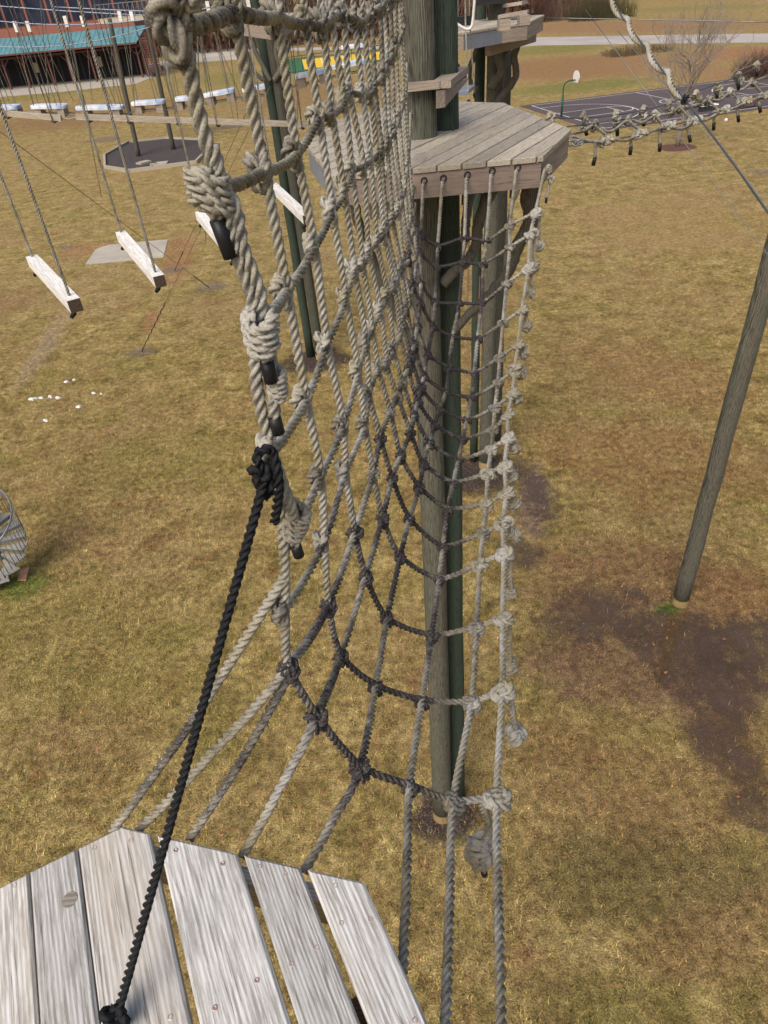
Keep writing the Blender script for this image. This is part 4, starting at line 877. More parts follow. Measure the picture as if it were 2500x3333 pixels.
sw_top = []
for pa, pb, dep, lab in SW:
    b = at_d(pb, dep); a = at_z(pa, b[2]); sw_top += [(a + arr(0, 0, 5.5)), (b + arr(0, 0, 5.5))]
for k, lab in ((0, 'rear steel cable high above that carries the swinging beams'), (1, 'front steel cable high above that carries the swinging beams')):
    q = sw_top[k::2]; q = [q[0] + (q[0] - q[-1]) * .3] + q + [q[-1] + (q[-1] - q[0]) * .3]; tag(MB().tube(q, .008, 6).build('overhead_cable', M['steel'], smooth=True), lab, 'cable')
YB = 24.0
q = [at_y((-160, 352), YB) + arr(0, 0, 8.02), at_y((1004, 405), YB) + arr(0, 0, 8.02)]; tag(MB().tube(q, .014, 6).build('overhead_cable', M['steel'], smooth=True), 'high steel cable above the balance beams', 'cable')
for k, (pa, pb, lab) in enumerate([((-160, 352), (200, 385), 'shorter tan balance beam at the far left, hung on ropes'), ((248, 380), (1004, 405), 'long tan balance beam reaching the platform, hung on ropes')]):
    a, b = at_y(pa, YB), at_y(pb, YB); s = empty('balance_beam', (a + b) / 2, lab, 'beam', 'hanging balance beams')
    ax = (b - a); L = np.linalg.norm(ax); ax /= L; ey = np.cross([0, 0, 1], ax); ey /= np.linalg.norm(ey); ez = np.cross(ax, ey)
    oriented('beam', M['deckfar'], s, (a + b) / 2, ax * L / 2, ey * .07, ez * .075)
    ts = [.25, .5, .92] if k == 0 else [.05, .22, .43, .60, .79, .97]
    for q, t in enumerate(ts):
        p = a + (b - a) * t
        for off in (-.22, .22):
            pp = p + arr(0, off * 1.6, 0) * .3
            srope(s, [pp + arr(off * .5, 0, 8), pp + arr(off * .2, 0, 3), pp + arr(0, 0, -.09)], .016, q=0, d=.45)
            MB().tube([pp + arr(-.03, 0, -.07), pp + arr(0.03, 0, -.12), pp + arr(.08, 0, -.1)], .03, 6).build('knot', M['iron'], s, True)
srope(None, [at_y((195, 380), YB), at_y((222, 388), YB), at_y((248, 381), YB)], .02, 'joining_rope')
tag(bpy.data.objects['joining_rope'], 'short dark rope joining the two balance beams', 'rope')

N = NT('bleached_blue_plank'); v = N.noise(N.obj(), 3, 4); M['bluewhite'] = N.out(N.mix(N.rng(v, .42, .62), (0.62, 0.63, 0.66), (0.30, 0.40, 0.58)), 0.6)
PL = [((-20, 355), (66, 352), 31, 'first floating plank, cut by the left picture edge'), ((104, 352), (220, 350), 31, 'second floating plank from the left, white topped'), ((250, 356), (406, 353), 30.5, 'longest floating plank, third from the left'), ((430, 342), (538, 335), 30, 'fourth floating plank, right of the longest one'),
      ((570, 328), (640, 322), 29.5, 'floating plank half hidden by the frayed net rope'), ((665, 316), (766, 298), 29, 'floating plank between the two left net ropes'), ((790, 298), (886, 283), 28.6, 'floating plank just left of the left tower poles'),
      ((958, 256), (1068, 234), 27, 'floating plank just right of the left tower poles'), ((1080, 226), (1190, 204), 26.6, 'floating plank below the yellow ball court'), ((1110, 160), (1200, 150), 33, 'white topped table plank behind the net, left of the main poles'), ((930, 93), (1002, 82), 26, 'small white seat plank next to the left tower deck')]
plk = []
for k, (pa, pb, yy, lab) in enumerate(PL):
    a, b = at_y(pa, yy), at_y(pb, yy); s = empty('floating_plank', (a + b) / 2, lab, 'plank', 'floating planks of the cable bridge'); ax = b - a; L = np.linalg.norm(ax); ax /= L
    ey = np.cross([0, 0, 1], ax); ey /= np.linalg.norm(ey); ez = np.cross(ax, ey); c = (a + b) / 2
    t = np.linspace(0, 2 * math.pi, 20, endpoint=False); sx = np.sign(np.cos(t)) * np.abs(np.cos(t))**.45; sy = np.sign(np.sin(t)) * np.abs(np.sin(t))**.45
    pts = c + (sx * L / 2)[:, None] * ax + (sy * .34)[:, None] * ey
    m = MB(); m.add(np.vstack([pts, pts + ez * .09, c + ((pts - c) * .96) + ez * .115]), [tuple(range(20))[::-1]] + [(r * 20 + i, r * 20 + (i + 1) % 20, r * 20 + 20 + (i + 1) % 20, r * 20 + 20 + i) for r in (0, 1) for i in range(20)] + [tuple(range(40, 60))])
    m.build('top', M['bluewhite'], s)
    for q in (-.3, .34): MB().obb(c + ax * L * q - ez * .14, ax * .13, ey * .28, ez * .14).build('block', M['fasciagrey'], s)
    plk.append((a - ez * .2, b - ez * .2))
    if k < 7:
        top = arr(c[0], c[1], 12.62 + .02 * k)
        for q in (-.36, .3):
            for w_ in (-1, 1): srope(s, [top + ax * q * L * .5, c + ax * q * L + ey * .3 * w_], .018, 'rope', 0, .25)
            MB().obb(top + ax * q * L * .5 + arr(0, 0, -.12), arr(.06, 0, 0), arr(0, .06, 0), arr(0, 0, .16)).build('rope_clamp', M['whitewood'], s)
for k, (yy, labs) in enumerate([(-.25, 'front lower cable threading the floating planks'), (.25, 'rear lower cable threading the floating planks')]):
    pts = [];
    for a, b in plk[:9]: pts += [a + arr(0, yy, 0), b + arr(0, yy, 0)]
    tag(MB().tube(pts, .016, 5).build('bridge_cable', M['steel'], smooth=True), labs, 'cable')
M['bluecable'] = plain('blue_grey_cable', (0.22, 0.26, 0.34), 0.4, 0.5)
for k, (a, b, s, lab) in enumerate([((-60, 15), (860, 62), 6, 'upper blue-grey cable crossing in front of the building'), ((-60, 62), (700, 20), 26, 'sagging blue-grey cable below the upper one'), ((-60, 148), (660, 20), 34, 'lowest slack cable across the teal roof'), ((170, 22), (860, 45), 3, 'short straight cable near the picture top, above the deck')]):
    A, B = at_y(a, 31 - k), at_y(b, 29.5 - k); t = np.linspace(0, 1, 16)[:, None]; P = A + (B - A) * t - arr(0, 0, 1) * (4 * t * (1 - t)) * s * .012
    tag(MB().tube(P, .018, 5).build('overhead_cable', M['bluecable'], smooth=True), lab, 'cable', 'overhead cables at the left')
# loose vertical ropes seen against the building and the far lawn
VR = [((0, 25), (110, 340), 27), ((20, 0), (178, 405), 22), ((88, 30), (240, 330), 28), ((130, 0), (165, 375), 24), ((140, 40), (200, 360), 26), ((210, 0), (330, 640), 20), ((270, 0), (300, 330), 28), ((305, 60), (395, 350), 25), ((410, 0), (440, 360), 21), ((355, 20), (372, 330), 26), ((650, 0), (790, 330), 24), ((690, 0), (760, 390), 26), ((740, 80), (775, 390), 22), ((970, 0), (968, 395), 18), ((455, 20), (585, 400), 24), ((640, 60), (670, 790), 13)]
ORD = 'first second third fourth fifth sixth seventh eighth ninth tenth eleventh twelfth thirteenth fourteenth fifteenth sixteenth'.split()
VR.sort(key=lambda q: q[1][0])
for k, (a, b, yy) in enumerate(VR):
    A, B = at_y(a, yy), at_y(b, yy); A = A + (A - B) * .6
    o = srope(None, [A, (A + B) / 2, B], .0135, 'hanging_rope', 0, .35)
    tag(o, '%s thin hanging rope from the left, counted at its lower end' % ORD[k], 'rope', 'thin ropes hanging at the left')

# ------------------------------------------------------------------ rope bridge, hand line and wires on the right
br = empty('rope_bridge', tuple(at_z((1858, 470), ZC)), 'low zigzag rope bridge on three cables right of the octagonal platform', 'rope bridge')
def bz(px, t): return at_y(px, 7.0 + 1.9 * t)
C1 = [((1800, 384), -.05), ((1960, 380), .2), ((2150, 345), .45), ((2260, 300), .6), ((2420, 240), .82), ((2600, 140), 1.05)]
C2 = [((1845, 412), -.05), ((1960, 398), .15), ((2120, 375), .4), ((2320, 335), .68), ((2460, 262), .9), ((2600, 190), 1.05)]
C3 = [((1862, 470), -.2), ((1920, 462), -.1), ((2060, 442), .1), ((2270, 385), .45), ((2440, 325), .7), ((2620, 255), .95)]
for C in (C1, C2, C3): MB().tube(catmull([bz(p, t) for p, t in C], 6), .006, 6).build('cable', M['steel'], br, True)
Z1 = [((1858, 436), -.1), ((1905, 425), 0), ((1936, 408), .1), ((1985, 430), .15), ((2045, 392), .25), ((2090, 400), .3), ((2133, 377), .4), ((2180, 370), .45), ((2215, 352), .5), ((2260, 345), .55), ((2306, 327), .65), ((2345, 325), .7), ((2378, 300), .75), ((2420, 290), .8), ((2450, 268), .88), ((2520, 240), .98), ((2600, 215), 1.05)]
Z2 = [((1862, 444), -.15), ((1920, 460), -.1), ((1965, 462), -.05), ((1996, 455), 0), ((2040, 457), .05), ((2075, 440), .1), ((2120, 428), .15), ((2165, 415), .22), ((2220, 420), .3), ((2258, 395), .4), ((2300, 390), .45), ((2345, 365), .55), ((2390, 352), .6), ((2425, 335), .68), ((2490, 312), .75), ((2600, 280), .9)]
for Z in (Z1, Z2): srope(br, catmull([bz(p, t) for p, t in Z], 8), .0165, 'rope', 2, .5)
for a, b, t in [((1936, 408), (1996, 455), .06), ((2045, 392), (2098, 432), .2), ((2133, 377), (2165, 415), .33), ((2215, 352), (2258, 395), .45), ((2306, 327), (2345, 365), .62), ((2378, 300), (2425, 335), .75), ((2450, 268), (2490, 312), .85)]:
    srope(br, catmull([bz(a, t), bz(((a[0] + b[0]) / 2 + 6, (a[1] + b[1]) / 2 + 8), t), bz(b, t)], 6), .0165, 'rope', 2, .5)
BK = [((1792, 384), -.05), ((1902, 382), .12), ((1905, 408), .12), ((2004, 374), .25), ((2008, 394), .25), ((2092, 358), .38), ((2094, 382), .38), ((2175, 338), .48), ((2182, 362), .48), ((2262, 310), .6), ((2275, 328), .6), ((2333, 286), .72), ((2340, 300), .72), ((2402, 250), .82), ((2408, 266), .82), ((2462, 216), .92),
      ((1936, 408), .1), ((2045, 392), .25), ((2133, 377), .4), ((2215, 352), .5), ((2306, 327), .65), ((2378, 300), .75), ((2450, 268), .88)]
for k, (p, t) in enumerate(BK): put(KM['e' if k % 2 else 't', 'mid' if k % 3 else 'light'], 'knot', bz(p, t), br, (rng.normal() * .4, rng.normal() * .4, 1), rng.uniform(0, 3), 1.65)
for k, (p, t, e) in enumerate([((1970, 460), -.05, (1937, 512)), ((2080, 438), .1, (2054, 478)), ((2172, 412), .22, (2148, 468)), ((2258, 395), .4, (2243, 440)), ((2348, 362), .55, (2324, 400)), ((2420, 332), .68, (2402, 375)), ((2490, 312), .75, (2472, 345))]):
    for dx in (-14, 2, 16): put(KM['t' if dx else 'e', 'mid' if dx < 0 else 'light'], 'knot', bz((p[0] + dx, p[1] - dx * .28), t), br, (.9, rng.normal() * .3, .3), rng.uniform(0, 3), 1.5)
    a, b = bz((p[0] - 22, p[1] + 6), t), bz(e, t); srope(br, catmull([a, (a + b) / 2 + arr(-.015, 0, .03), b], 5), .018, 'tail', 1, .3); d = b - a; d /= np.linalg.norm(d); MB().tube([b, b + d * .07], .019, 8).build('taped_end', M['tape'], br, True)
for k, (p, e) in enumerate([((1905, 425), (1911, 440)), ((2008, 400), (2010, 442)), ((2094, 390), (2096, 410)), ((2333, 300), (2335, 320)), ((2402, 260), (2404, 292)), ((2462, 225), (2464, 248))]): MB().tube([bz(p, .1 + .15 * k), bz(e, .1 + .15 * k)], .018, 7).build('taped_end', M['tape'], br, True)
m = MB(); a = bz((1858, 470), -.2)
for k in range(3): m.tube([a + arr(.04 * k + .03 * math.cos(q), .02 * math.sin(q) * (k % 2), .022 * math.sin(q) + .01) for q in np.linspace(0, 6.283, 13)], .008, 6, False)
m.build('shackle', M['galv'], br, True)

hl = empty('hand_line', tuple(at_d((2230, 320), 4.2)), 'pale rope wound along a steel cable, slanting down at upper right', 'rope')
cab = [at_d((1960, -90), 5.6), at_d((2010, 30), 5.3), at_d((2120, 180), 4.8), at_d((2228, 322), 4.3), at_d((2360, 495), 3.7), at_d((2500, 692), 3.1), at_d((2640, 890), 2.6)]
cp_ = catmull(cab, 12); MB().tube(cp_, .0055, 8).build('cable', M['steel'], hl, True)
half = cp_[:12 * 3 + 1]; P, u = resample(half, .02); P, T, N_, B_ = frames(P); ph = np.linspace(0, 2 * math.pi * 4.6, len(P)) + 1.0
srope(hl, P + .019 * (np.cos(ph)[:, None] * N_ + np.sin(ph)[:, None] * B_), .021, 'rope', 2, .02)
ck = put(KM['t', 'dark'].copy(), 'clamp_knot', at_d((2230, 322), 4.28), hl, (0.3, 0, 1), 0, .9); ck.data.materials[0] = M['tape']

GW = [((0, 428), (680, 935), 16, 'thin guy wire falling from the left edge to the lawn'), ((880, 280), (460, 1146), 0, 'thin guy wire from the left tower down to the nearest anchor patch'), ((850, 260), (568, 882), 0, 'thin guy wire from the left tower to the middle anchor patch'), ((1905, 30), (2700, 1100), 7.2, 'long dark guy wire crossing the rope bridge at right'), ((2010, 100), (2650, 840), 9.0, 'thinner second guy wire beside the long one at right'), ((1770, 58), (2560, 73), 17.0, 'straight pale cable running right from the far tower platform')]
for a, b, yy, lab in GW:
    if yy == 0: A = over(a, lb); B = at_z(b, 0)
    elif yy == 16: A = at_d(a, 17); B = at_z(b, 0)
    elif yy == 17.0: A = at_y(a, fb[1] - .6); B = at_y(b, fb[1] - 3.0)
    else: A = at_y(a, yy + 1.5); B = at_y(b, yy - 1)
    t = np.linspace(0, 1, 9)[:, None]; P = A + (B - A) * t; gw = empty('guy_wire', (B[0], B[1], min(B[2], A[2])), lab, 'wire', 'thin steel guy wires')
    MB().tube(P, .0035 if yy > 5 and yy < 16 else .010, 5).build('wire', M['steel'], gw, True)
    if yy in (0, 16):
        t = np.linspace(0, 1, 40)[:, None]; C = B + (A - B) * (.0 + t * (3.2 / np.linalg.norm(A - B))) + .02 * np.c_[np.sin(t * 50), np.cos(t * 50), t * 0]
        MB().tube(C, .022, 5).build('wire_guard', M['iron'], gw, True)
tag(MB().tube(catmull([at_y((1472, 610), 8.5), at_y((1478, 700), 8.5), at_y((1485, 860), 8.5)], 5), .006, 5).build('pull_cord', plain('white_cord', (.6, .57, .52)), smooth=True), 'white cord hanging below the octagonal platform, right of its poles', 'cord')
tag(MB().tube(catmull([at_y((1526, 780), 8.0), at_y((1522, 1000), 8.0), at_y((1524, 1150), 8.0), at_y((1536, 1215), 8.0), at_y((1552, 1120), 8.0), at_y((1562, 900), 8.0)], 6), .007, 5).build('pull_cord', plain('pink_cord', (.55, .27, .20)), smooth=True), 'pink cord hanging in a loop behind the net', 'cord')

# swing seat hung beyond the octagonal platform
ss = empty('swing_seat', tuple(at_y((1505, 312), 11.0)), 'flat blue-grey swing seat on four ropes behind the main poles', 'swing seat')
sp = [at_y(p, y) for p, y in (((1452, 312), 10.75), ((1525, 308), 10.75), ((1545, 276), 11.3), ((1480, 268), 11.3))]; zs = np.mean([p[2] for p in sp])
m = MB(); m.prism([p[:2] for p in sp], zs - .035, zs + .01, .004); m.build('seat', M['bluemetal'], ss)
hk = at_y((1503, 62), 11.0)
for p, px in zip(sp, ((1462, 0), (1515, 0), (1522, 0), (1490, 0))):
    e = arr(p[0], p[1], zs); u_ = arr(hk[0] + (e[0] - hk[0]) * .55, hk[1] + (e[1] - hk[1]) * .5, hk[2] + .0)
    srope(ss, [u_ + arr(0, 0, 1.6), u_, e + arr(0, 0, -.12)], .014, 'rope', 1, .3)
MB().obb(hk + arr(0, -.03, -.02), arr(.12, 0, .0), arr(0, .05, 0), arr(0, 0, .05)).build('shackle_block', M['iron'], ss)
for p in sp: put(KM['t', 'dark'], 'knot', arr(p[0], p[1], zs - .12), ss, (0, 0, 1), 1, 1.0)
lp_ = [at_y(p, 9.3) for p in ((1400, -70), (1425, 10), (1452, 48), (1480, 72), (1510, 92), (1530, 92), (1540, 60), (1550, -80))]
tag(MB().tube(catmull(lp_, 8), .016, 8).build('looped_line', plain('white_line', (.62, .61, .58)), smooth=True), 'white line looping down in front of the far tower deck', 'rope')

# ------------------------------------------------------------------ the building beyond the lawn
red = plain('red_stained_timber', (0.105, 0.042, 0.034), 0.7, 0, .2, 2); dark = plain('dark_interior', (0.022, 0.022, 0.026), 0.8)
N = NT('red_brick'); v = N.noise(N.pos(), 1.2, 4); bk_ = N.n('TexBrick', {'Vector': N.scale(N.pos(), (1, 1, 1), rot=(math.pi / 2, 0, 0)), 'Scale': 3.0, 'Color1': (.26, .085, .058, 1), 'Color2': (.20, .062, .045, 1), 'Mortar': (.24, .15, .12, 1)}).outputs[0]; brick = N.out(N.mix(N.rng(v, .3, .7, 0, .4), bk_, (.22, .09, .07)), .85)
N = NT('teal_metal_roof'); v = N.noise(N.pos(), .5, 4); teal = N.out(N.mix(N.rng(v, .35, .65), (0.075, 0.19, 0.225), (0.10, 0.24, 0.275)), .5, .1)
N = NT('dark_glazing'); v = N.noise(N.pos(), .3, 2); glass = N.out(N.mix(N.rng(v, .4, .6), (.010, .013, .026), (.022, .028, .052)), .15)
X0, X1, YF, YW = -100.0, -41.0, 170.5, 175.5
zr = over((200, 107), arr(-58, YW, 0))[2]; ze = 6.2
bd = empty('lodge', ((X0 + X1) / 2, YW, 0), 'red brick lodge with teal metal porch roof and dark windows', 'building')
MB().box(X0, X1 - 1, YW, YW + 14, zr - 3.2, zr + 9).build('wall', brick, bd)
MB().box(X0, X1 - 1, YW + 3, YW + 3.3, 0, zr - 3.2).build('porch_wall', dark, bd)
MB().box(X0, X1 - 1, YF, YW + 3, ze - .95, ze - .6).build('porch_ceiling', red, bd)
MB().add([(X0, YF - 1.6, ze), (X1, YF - 1.6, ze), (X1 + 1.2, YW - .05, zr), (X0, YW - .05, zr), (X0, YF - 1.6, ze - .16), (X1, YF - 1.6, ze - .16), (X1 + 1.2, YW - .05, zr - .16), (X0, YW - .05, zr - .16)],
         [(0, 1, 2, 3), (7, 6, 5, 4), (0, 4, 5, 1), (1, 5, 6, 2), (2, 6, 7, 3), (3, 7, 4, 0)]).build('porch_roof', teal, bd)
sl = arr(0, YW - YF + 1.55, zr - ze); 
for k in range(60):
    x = X0 + .6 + k * (X1 - X0) / 60; MB().bar(arr(x, YF - 1.58, ze + .03), arr(x, YF - 1.58, ze + .03) + sl * .985, .06, .07).build('roof_seam', teal, bd)
MB().box(X0, X1, YF - 1.75, YF - 1.6, ze - .3, ze - .02).build('gutter', red, bd)
px_posts = [at_z(p)[0] for p in ((45, 291), (113, 283), (186, 278), (270, 263))] + [-51.5, -46.5, -41.8] + [-74.5, -79.5, -84.5, -89.5, -94.5]
for x in px_posts:
    MB().box(x - .16, x + .16, YF - .16, YF + .16, 0, ze - .6).build('porch_post', red, bd)
    for s_ in (-1, 1): MB().bar(arr(x + s_ * .12, YF, ze - 2.2), arr(x + s_ * 1.35, YF, ze - .95), .14, .16, (0, 1, 0)).build('knee_brace', red, bd)
MB().box(X0, X1, YF - .12, YF + .12, ze - .96, ze - .62).build('porch_beam', red, bd)
for k in range(26): MB().box(X0 + k * 2.3, X0 + k * 2.3 + .35, YW + 2.9, YW + 3.0, .1, ze - 1.3).build('pilaster', plain('dim_pilaster', (.05, .05, .055)) if k == 0 else bpy.data.materials['dim_pilaster'], bd)
for k in range(13):
    x = X0 + 1.0 + k * 4.5; wn = MB().box(x - .3, x + 3.8, YW - .10, YW - .02, zr + 1.7, zr + 6.4).build('window', red, bd)
    for q in range(2): MB().box(x - .18 + q * 2.0, x + 1.72 + q * 2.0, YW - .16, YW - .105, zr + 1.85, zr + 6.3).build('pane', glass, wn)
for x, lab in ((-52.6, 0), (-66.5, 1)): MB().box(x, x + .9, YW + 2.85, YW + 2.95, 2.1, 3.9).build('lit_window', plain('pale_window%d' % lab, (.55, .50, .36)), bd)
for x in (-80, -84): MB().box(X0 + 3, X0 + 3.4, YF, YF + .3, 2, 2.3).build('bracket', red, bd)
# slatted red stair side at the right end of the porch
for k in range(15):
    z = .6 + k * .42; MB().box(X1 - .2, X1 + 3.2 - .0 * k, YF + .4, YF + .48, z, z + .26).build('slat', red, bd)
for x in (X1 + 0.2, X1 + 1.6, X1 + 3.1): MB().box(x - .12, x + .12, YF + .25, YF + .39, 0, 7.6).build('stair_post', red, bd)
def small_chair(px, lab, rz, colr):
    c = at_z(px); s = empty('garden_chair', (c[0], c[1], 0), lab, 'chair', 'garden chairs by the lodge'); m_ = plain('chair_wood', colr)
    R2 = lambda x, y, z: arr(c[0] + x * math.cos(rz) - y * math.sin(rz), c[1] + x * math.sin(rz) + y * math.cos(rz), z)
    MB().bar(R2(0, -.35, .42), R2(0, .3, .32), .6, .05).build('seat', m_, s); MB().bar(R2(0, .28, .34), R2(0, .62, 1.15), .6, .05, (0, 1, 0)).build('backrest', m_, s)
    for x in (-.32, .32):
        MB().bar(R2(x, -.35, 0), R2(x, -.35, .6), .09, .09, (0, 1, 0)).build('leg', m_, s); MB().bar(R2(x, .35, 0), R2(x, .3, .5), .09, .09, (0, 1, 0)).build('leg', m_, s); MB().bar(R2(x, -.45, .62), R2(x, .45, .62), .14, .05).build('armrest', m_, s)
small_chair((538, 234), 'brown slatted garden chair standing alone on the path', 2.2, (.14, .085, .06)); small_chair((500, 250), 'dark garden chair beside the porch stairs', 1.2, (.03, .03, .035)); small_chair((485, 246), 'second dark garden chair nearer to the porch', .6, (.03, .03, .035))

# ------------------------------------------------------------------ court furniture, tree and shrubs
hb_ = at_z((1827, 381)); hp = empty('basketball_hoop', (hb_[0], hb_[1], 0), 'basketball hoop with green padded post and white fan backboard', 'hoop'); hg = plain('green_post', (.012, .06, .04), .5)
MB().tube([hb_, hb_ + arr(0, 0, 2.0)], .11, 10).build('post_padding', hg, hp, True)
MB().tube(catmull([hb_ + arr(0, 0, 1.9), hb_ + arr(0, 0, 2.6), hb_ + eu * .15 + arr(0, 0, 3.0), hb_ + eu * .6 + arr(0, 0, 3.2), hb_ + eu * 1.25 + arr(0, 0, 3.2)], 6), .065, 8).build('post', hg, hp, True)
t = np.linspace(0, math.pi, 13); fan = [(math.cos(a) * .70, .25 + .62 * math.sin(a)) for a in t] + [(-.45, -.18), (.45, -.18)]
cb_ = hb_ + eu * 1.3 + arr(0, 0, 3.15); vv = [cb_ + ev * x + arr(0, 0, z) for x, z in fan]; n = len(vv)
MB().add(np.vstack([vv, np.array(vv) + eu * .05]), [tuple(range(n)), tuple(range(2 * n - 1, n - 1, -1))] + [(i, n + i, n + (i + 1) % n, (i + 1) % n) for i in range(n)]).build('backboard', plain('backboard_white', (.62, .62, .6), .5), hp)
MB().tube([cb_ + eu * (.30 + .23 * math.cos(a)) + ev * .23 * math.sin(a) + arr(0, 0, -.05) for a in np.linspace(0, 6.283, 17)], .02, 6, False).build('rim', plain('rim_orange', (.5, .12, .03)), hp, True)

def bare_tree(name, base, h, lab, seed, r0=.17, mat=None, levels=4, spreadk=.55):
    g = np.random.default_rng(seed); tr = empty(name, (base[0], base[1], 0), lab, 'tree'); mt = mat or M['limb']
    trunk = MB(); crown = MB(); n = 9; P = np.array([base + arr(g.normal() * .04 * i, g.normal() * .04 * i, h * .82 * i / (n - 1)) for i in range(n)]); trunk.tube(P, np.linspace(r0, r0 * .12, n), 9)
    def br_(p, d, L, r, lv):
        k = 5; Q = [p]
        for i in range(k): d = d + g.normal(0, .13, 3) + arr(0, 0, .07); d /= np.linalg.norm(d); Q.append(Q[-1] + d * L / k)
        crown.tube(Q, np.linspace(r, r * .35, k + 1), 5 if lv > 1 else 3, False)
        if lv:
            for q in range(g.integers(3, 6)):
                i = g.integers(1, k + 1); a = g.normal(0, .75, 3); e = d + a; e /= np.linalg.norm(e); br_(Q[i], e, L * g.uniform(.42, .68), r * .5, lv - 1)
    for q in range(30):
        f_ = g.uniform(.20, .98); i = f_ * (n - 1); p = P[int(i)] + (P[min(int(i) + 1, n - 1)] - P[int(i)]) * (i - int(i)); a = g.uniform(0, 6.283); d = arr(math.cos(a), math.sin(a), g.uniform(.35, 1.1)); d /= np.linalg.norm(d)
        br_(p, d, h * (.58 - .36 * f_) * g.uniform(.8, 1.15), r0 * (.40 - .25 * f_), levels - 1)
    trunk.build('trunk', mt, tr, True); crown.build('crown', mt, tr); return tr
tb = at_z((2205, 480)); N = NT('grey_bark'); v = N.noise(N.obj(), 6, 4); bark = N.out(N.mix(v, (.12, .10, .085), (.26, .23, .20)), .9)
bare_tree('bare_tree', tb, 9.8, 'leafless grey young tree in a mulch ring beside the basketball court', 5, .17, bark)
tag(disc('mulch_bed', tb, 1.5, .05, plain('red_mulch', (.10, .05, .035), .95, 0, .5, 9, .5), seed=3), kind='structure')
def shrub(px, w_, h, lab, colr, seed, n=500):
    c = at_z(px); g = np.random.default_rng(seed); s = empty('shrub', (c[0], c[1], 0), lab, 'shrub', 'low leafless shrubs'); m = MB()
    for k in range(n):
        a = g.uniform(0, 6.283); q = w_ * math.sqrt(g.uniform()); p = c + arr(q * math.cos(a), q * math.sin(a) * .6, 0); H_ = h * (1 - .6 * (q / w_)**2) * g.uniform(.6, 1.1); d = arr(g.normal() * .35, g.normal() * .35, 1) * H_
        m.tube([p, p + d * .5 + g.normal(0, .08, 3), p + d], [.03, .02, .008], 3, False)
        for z in range(2): e = p + d * g.uniform(.4, .9); m.tube([e, e + g.normal(0, .3, 3) * h * .3 + arr(0, 0, .12 * h)], [.014, .006], 3, False)
    m.build('stems', plain('shrub_twigs%d' % seed, colr, .9, 0, .4, 1.5), s)
shrub((2480, 250), 3.6, 3.0, 'dark brown leafless thicket at the right edge above the court', (.10, .06, .045), 3, 700); shrub((2075, 172), 6.0, 1.3, 'low olive scrub on the bank below the road', (.10, .075, .04), 4, 500); shrub((2030, 182), 3.0, .9, 'smaller scrub clump at the foot of the bank', (.12, .085, .045), 5, 300); shrub((1960, 62), 9, 6.5, 'dark green bushy edge of the wood above the road', (.05, .05, .02), 6, 700); shrub((1830, 62), 16, 7.5, 'reddish brown brushwood thicket above the road, behind the far tower', (.085, .05, .04), 7, 1500)

bc = at_z((2430, 352)); bn = empty('park_bench', (bc[0], bc[1], 0), 'brown bench at the near side of the basketball court', 'bench')
for k in range(3): MB().bar(bc + eu * -1.1 + ev * (.16 * k) + arr(0, 0, .48), bc + eu * 1.1 + ev * (.16 * k) + arr(0, 0, .48), .13, .05).build('seat_slat', red, bn)
for k in range(2): MB().bar(bc + eu * -1.1 + ev * -.1 + arr(0, 0, .68 + .18 * k), bc + eu * 1.1 + ev * -.1 + arr(0, 0, .68 + .18 * k), .04, .13).build('back_slat', red, bn)
for s_ in (-.9, .9):
    for v_ in (-.05, .36): MB().bar(bc + eu * s_ + ev * v_, bc + eu * s_ + ev * v_ + arr(0, 0, .9 if v_ < 0 else .47), .07, .07, (0, 1, 0)).build('leg', red, bn)
tc = at_z((2300, 362)); tb_ = empty('white_table', (tc[0], tc[1], 0), 'white folded table beside the tree at the court edge', 'table')
MB().bar(tc - eu * .95 + arr(0, 0, .55), tc + eu * .95 + arr(0, 0, .55), .8, .10).build('table_top', plain('white_plastic', (.7, .7, .7), .4), tb_); MB().bar(tc - eu * .8 + arr(0, 0, .25), tc + eu * .8 + arr(0, 0, .25), .5, .48).build('base', plain('dark_bin', (.03, .035, .045)), tb_)
bl_ = at_z((2362, 397)); m = MB(); bm2 = bmesh.new(); bmesh.ops.create_icosphere(bm2, subdivisions=2, radius=.16); m.add([v.co + Vector((bl_[0], bl_[1], .15)) for v in bm2.verts], [[v.index for v in f.verts] for f in bm2.faces])
tag(m.build('ball', plain('white_ball', (.6, .6, .6)), smooth=True), 'small white ball on the grass by the court', 'ball')

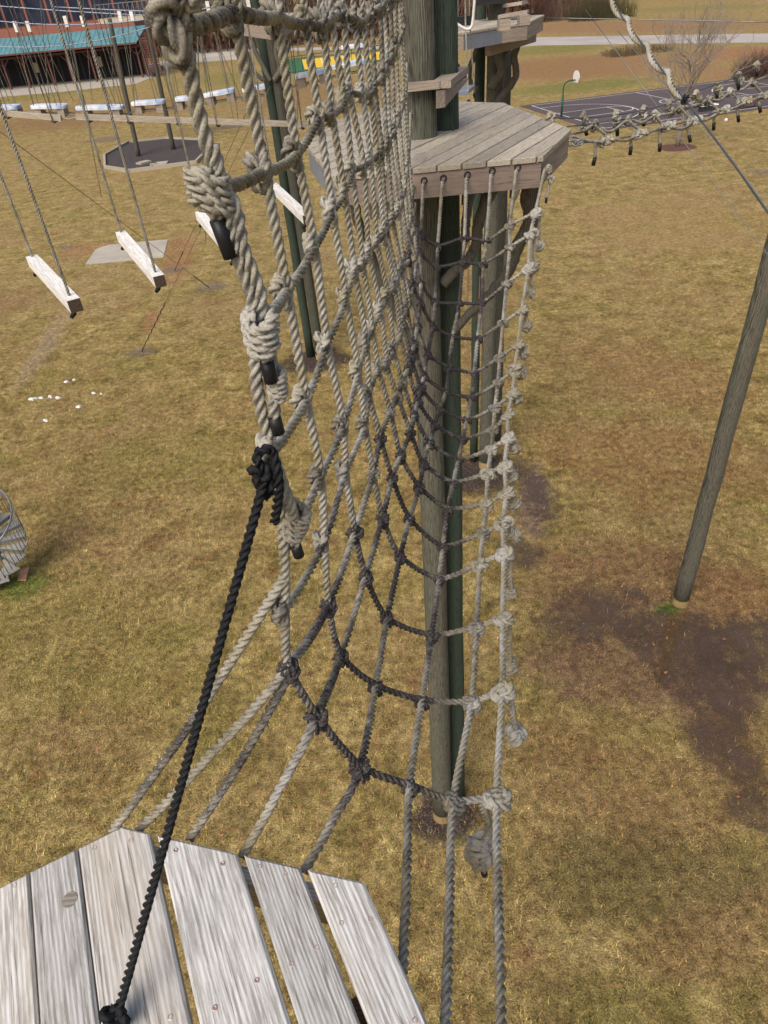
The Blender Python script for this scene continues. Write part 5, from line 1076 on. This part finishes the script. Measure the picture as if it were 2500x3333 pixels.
# ------------------------------------------------------------------ spiral stair at the left edge
sc_ = at_z((36, 1866)); st = empty('spiral_stair', (sc_[0], sc_[1], 0), 'galvanised steel spiral stair at the left picture edge', 'stair')
MB().tube([sc_, sc_ + arr(0, 0, 4.4)], .06, 14).build('centre_post', M['galv'], st, True); RS = .86; rail = []
treadm = slab('pale_tread', (.27, .265, .24), 3)
for k in range(16):
    a0 = math.radians(-118 + k * 26); a1 = a0 + math.radians(30); z = .2 * (k + 1)
    pts = [sc_[:2] + RS * q * arr(math.cos(a), math.sin(a)) for q, a in ((.08, a0), (1, a0), (1, (a0 + a1) / 2), (1, a1), (.08, a1))]
    tr_ = MB().prism(pts, z - .035, z, .003).build('tread', treadm, st); MB().bar(arr(*pts[1], z - .055), arr(*pts[0], z - .055), .03, .09).build('nosing', M['galv'], tr_)
    for q in (0, .34, .67):
        a = a0 + (a1 - a0) * q * .87; b = arr(sc_[0] + RS * math.cos(a), sc_[1] + RS * math.sin(a), z + .2 * q - .05); MB().tube([b, b + arr(0, 0, 1.0)], .011, 6).build('baluster', M['galv'], st, True); rail.append(b + arr(0, 0, 1.0))
MB().tube(catmull(rail, 3), .026, 8).build('handrail', M['galv'], st, True)
op = [at_z(p)[:2] for p in ((58, 1892), (86, 1890), (98, 1848), (70, 1858))]; MB_ = MB().prism(op if np.cross(np.append(op[1] - op[0], 0), np.append(op[2] - op[1], 0))[2] > 0 else op[::-1], 0, .05, .01)
tag(MB_.build('stair_pad', plain('terracotta', (.45, .24, .14), .8, 0, .15)), 'flat terracotta slab at the foot of the spiral stair', 'paver')
# dry leaves scattered on the lawn
lv = MB(); n = 420; y = np.sqrt(rng.uniform(4, 400, n)); x = rng.uniform(-1, 1, n) * (.7 * y + 2)
for i in range(n):
    a = rng.uniform(0, 6.28); L = rng.uniform(.03, .06); u = arr(math.cos(a), math.sin(a), .2) * L; s_ = arr(-math.sin(a), math.cos(a), .15) * L * .45; p = arr(x[i], y[i], .05); lv.add([p - u, p + s_, p + u, p - s_], [(0, 1, 2, 3)])
tag(lv.build('fallen_leaves', plain('dry_leaf', (.28, .12, .06), .8, 0, .4, 3)), 'scattered reddish dry leaves on the lawn', 'leaves', kind='stuff')
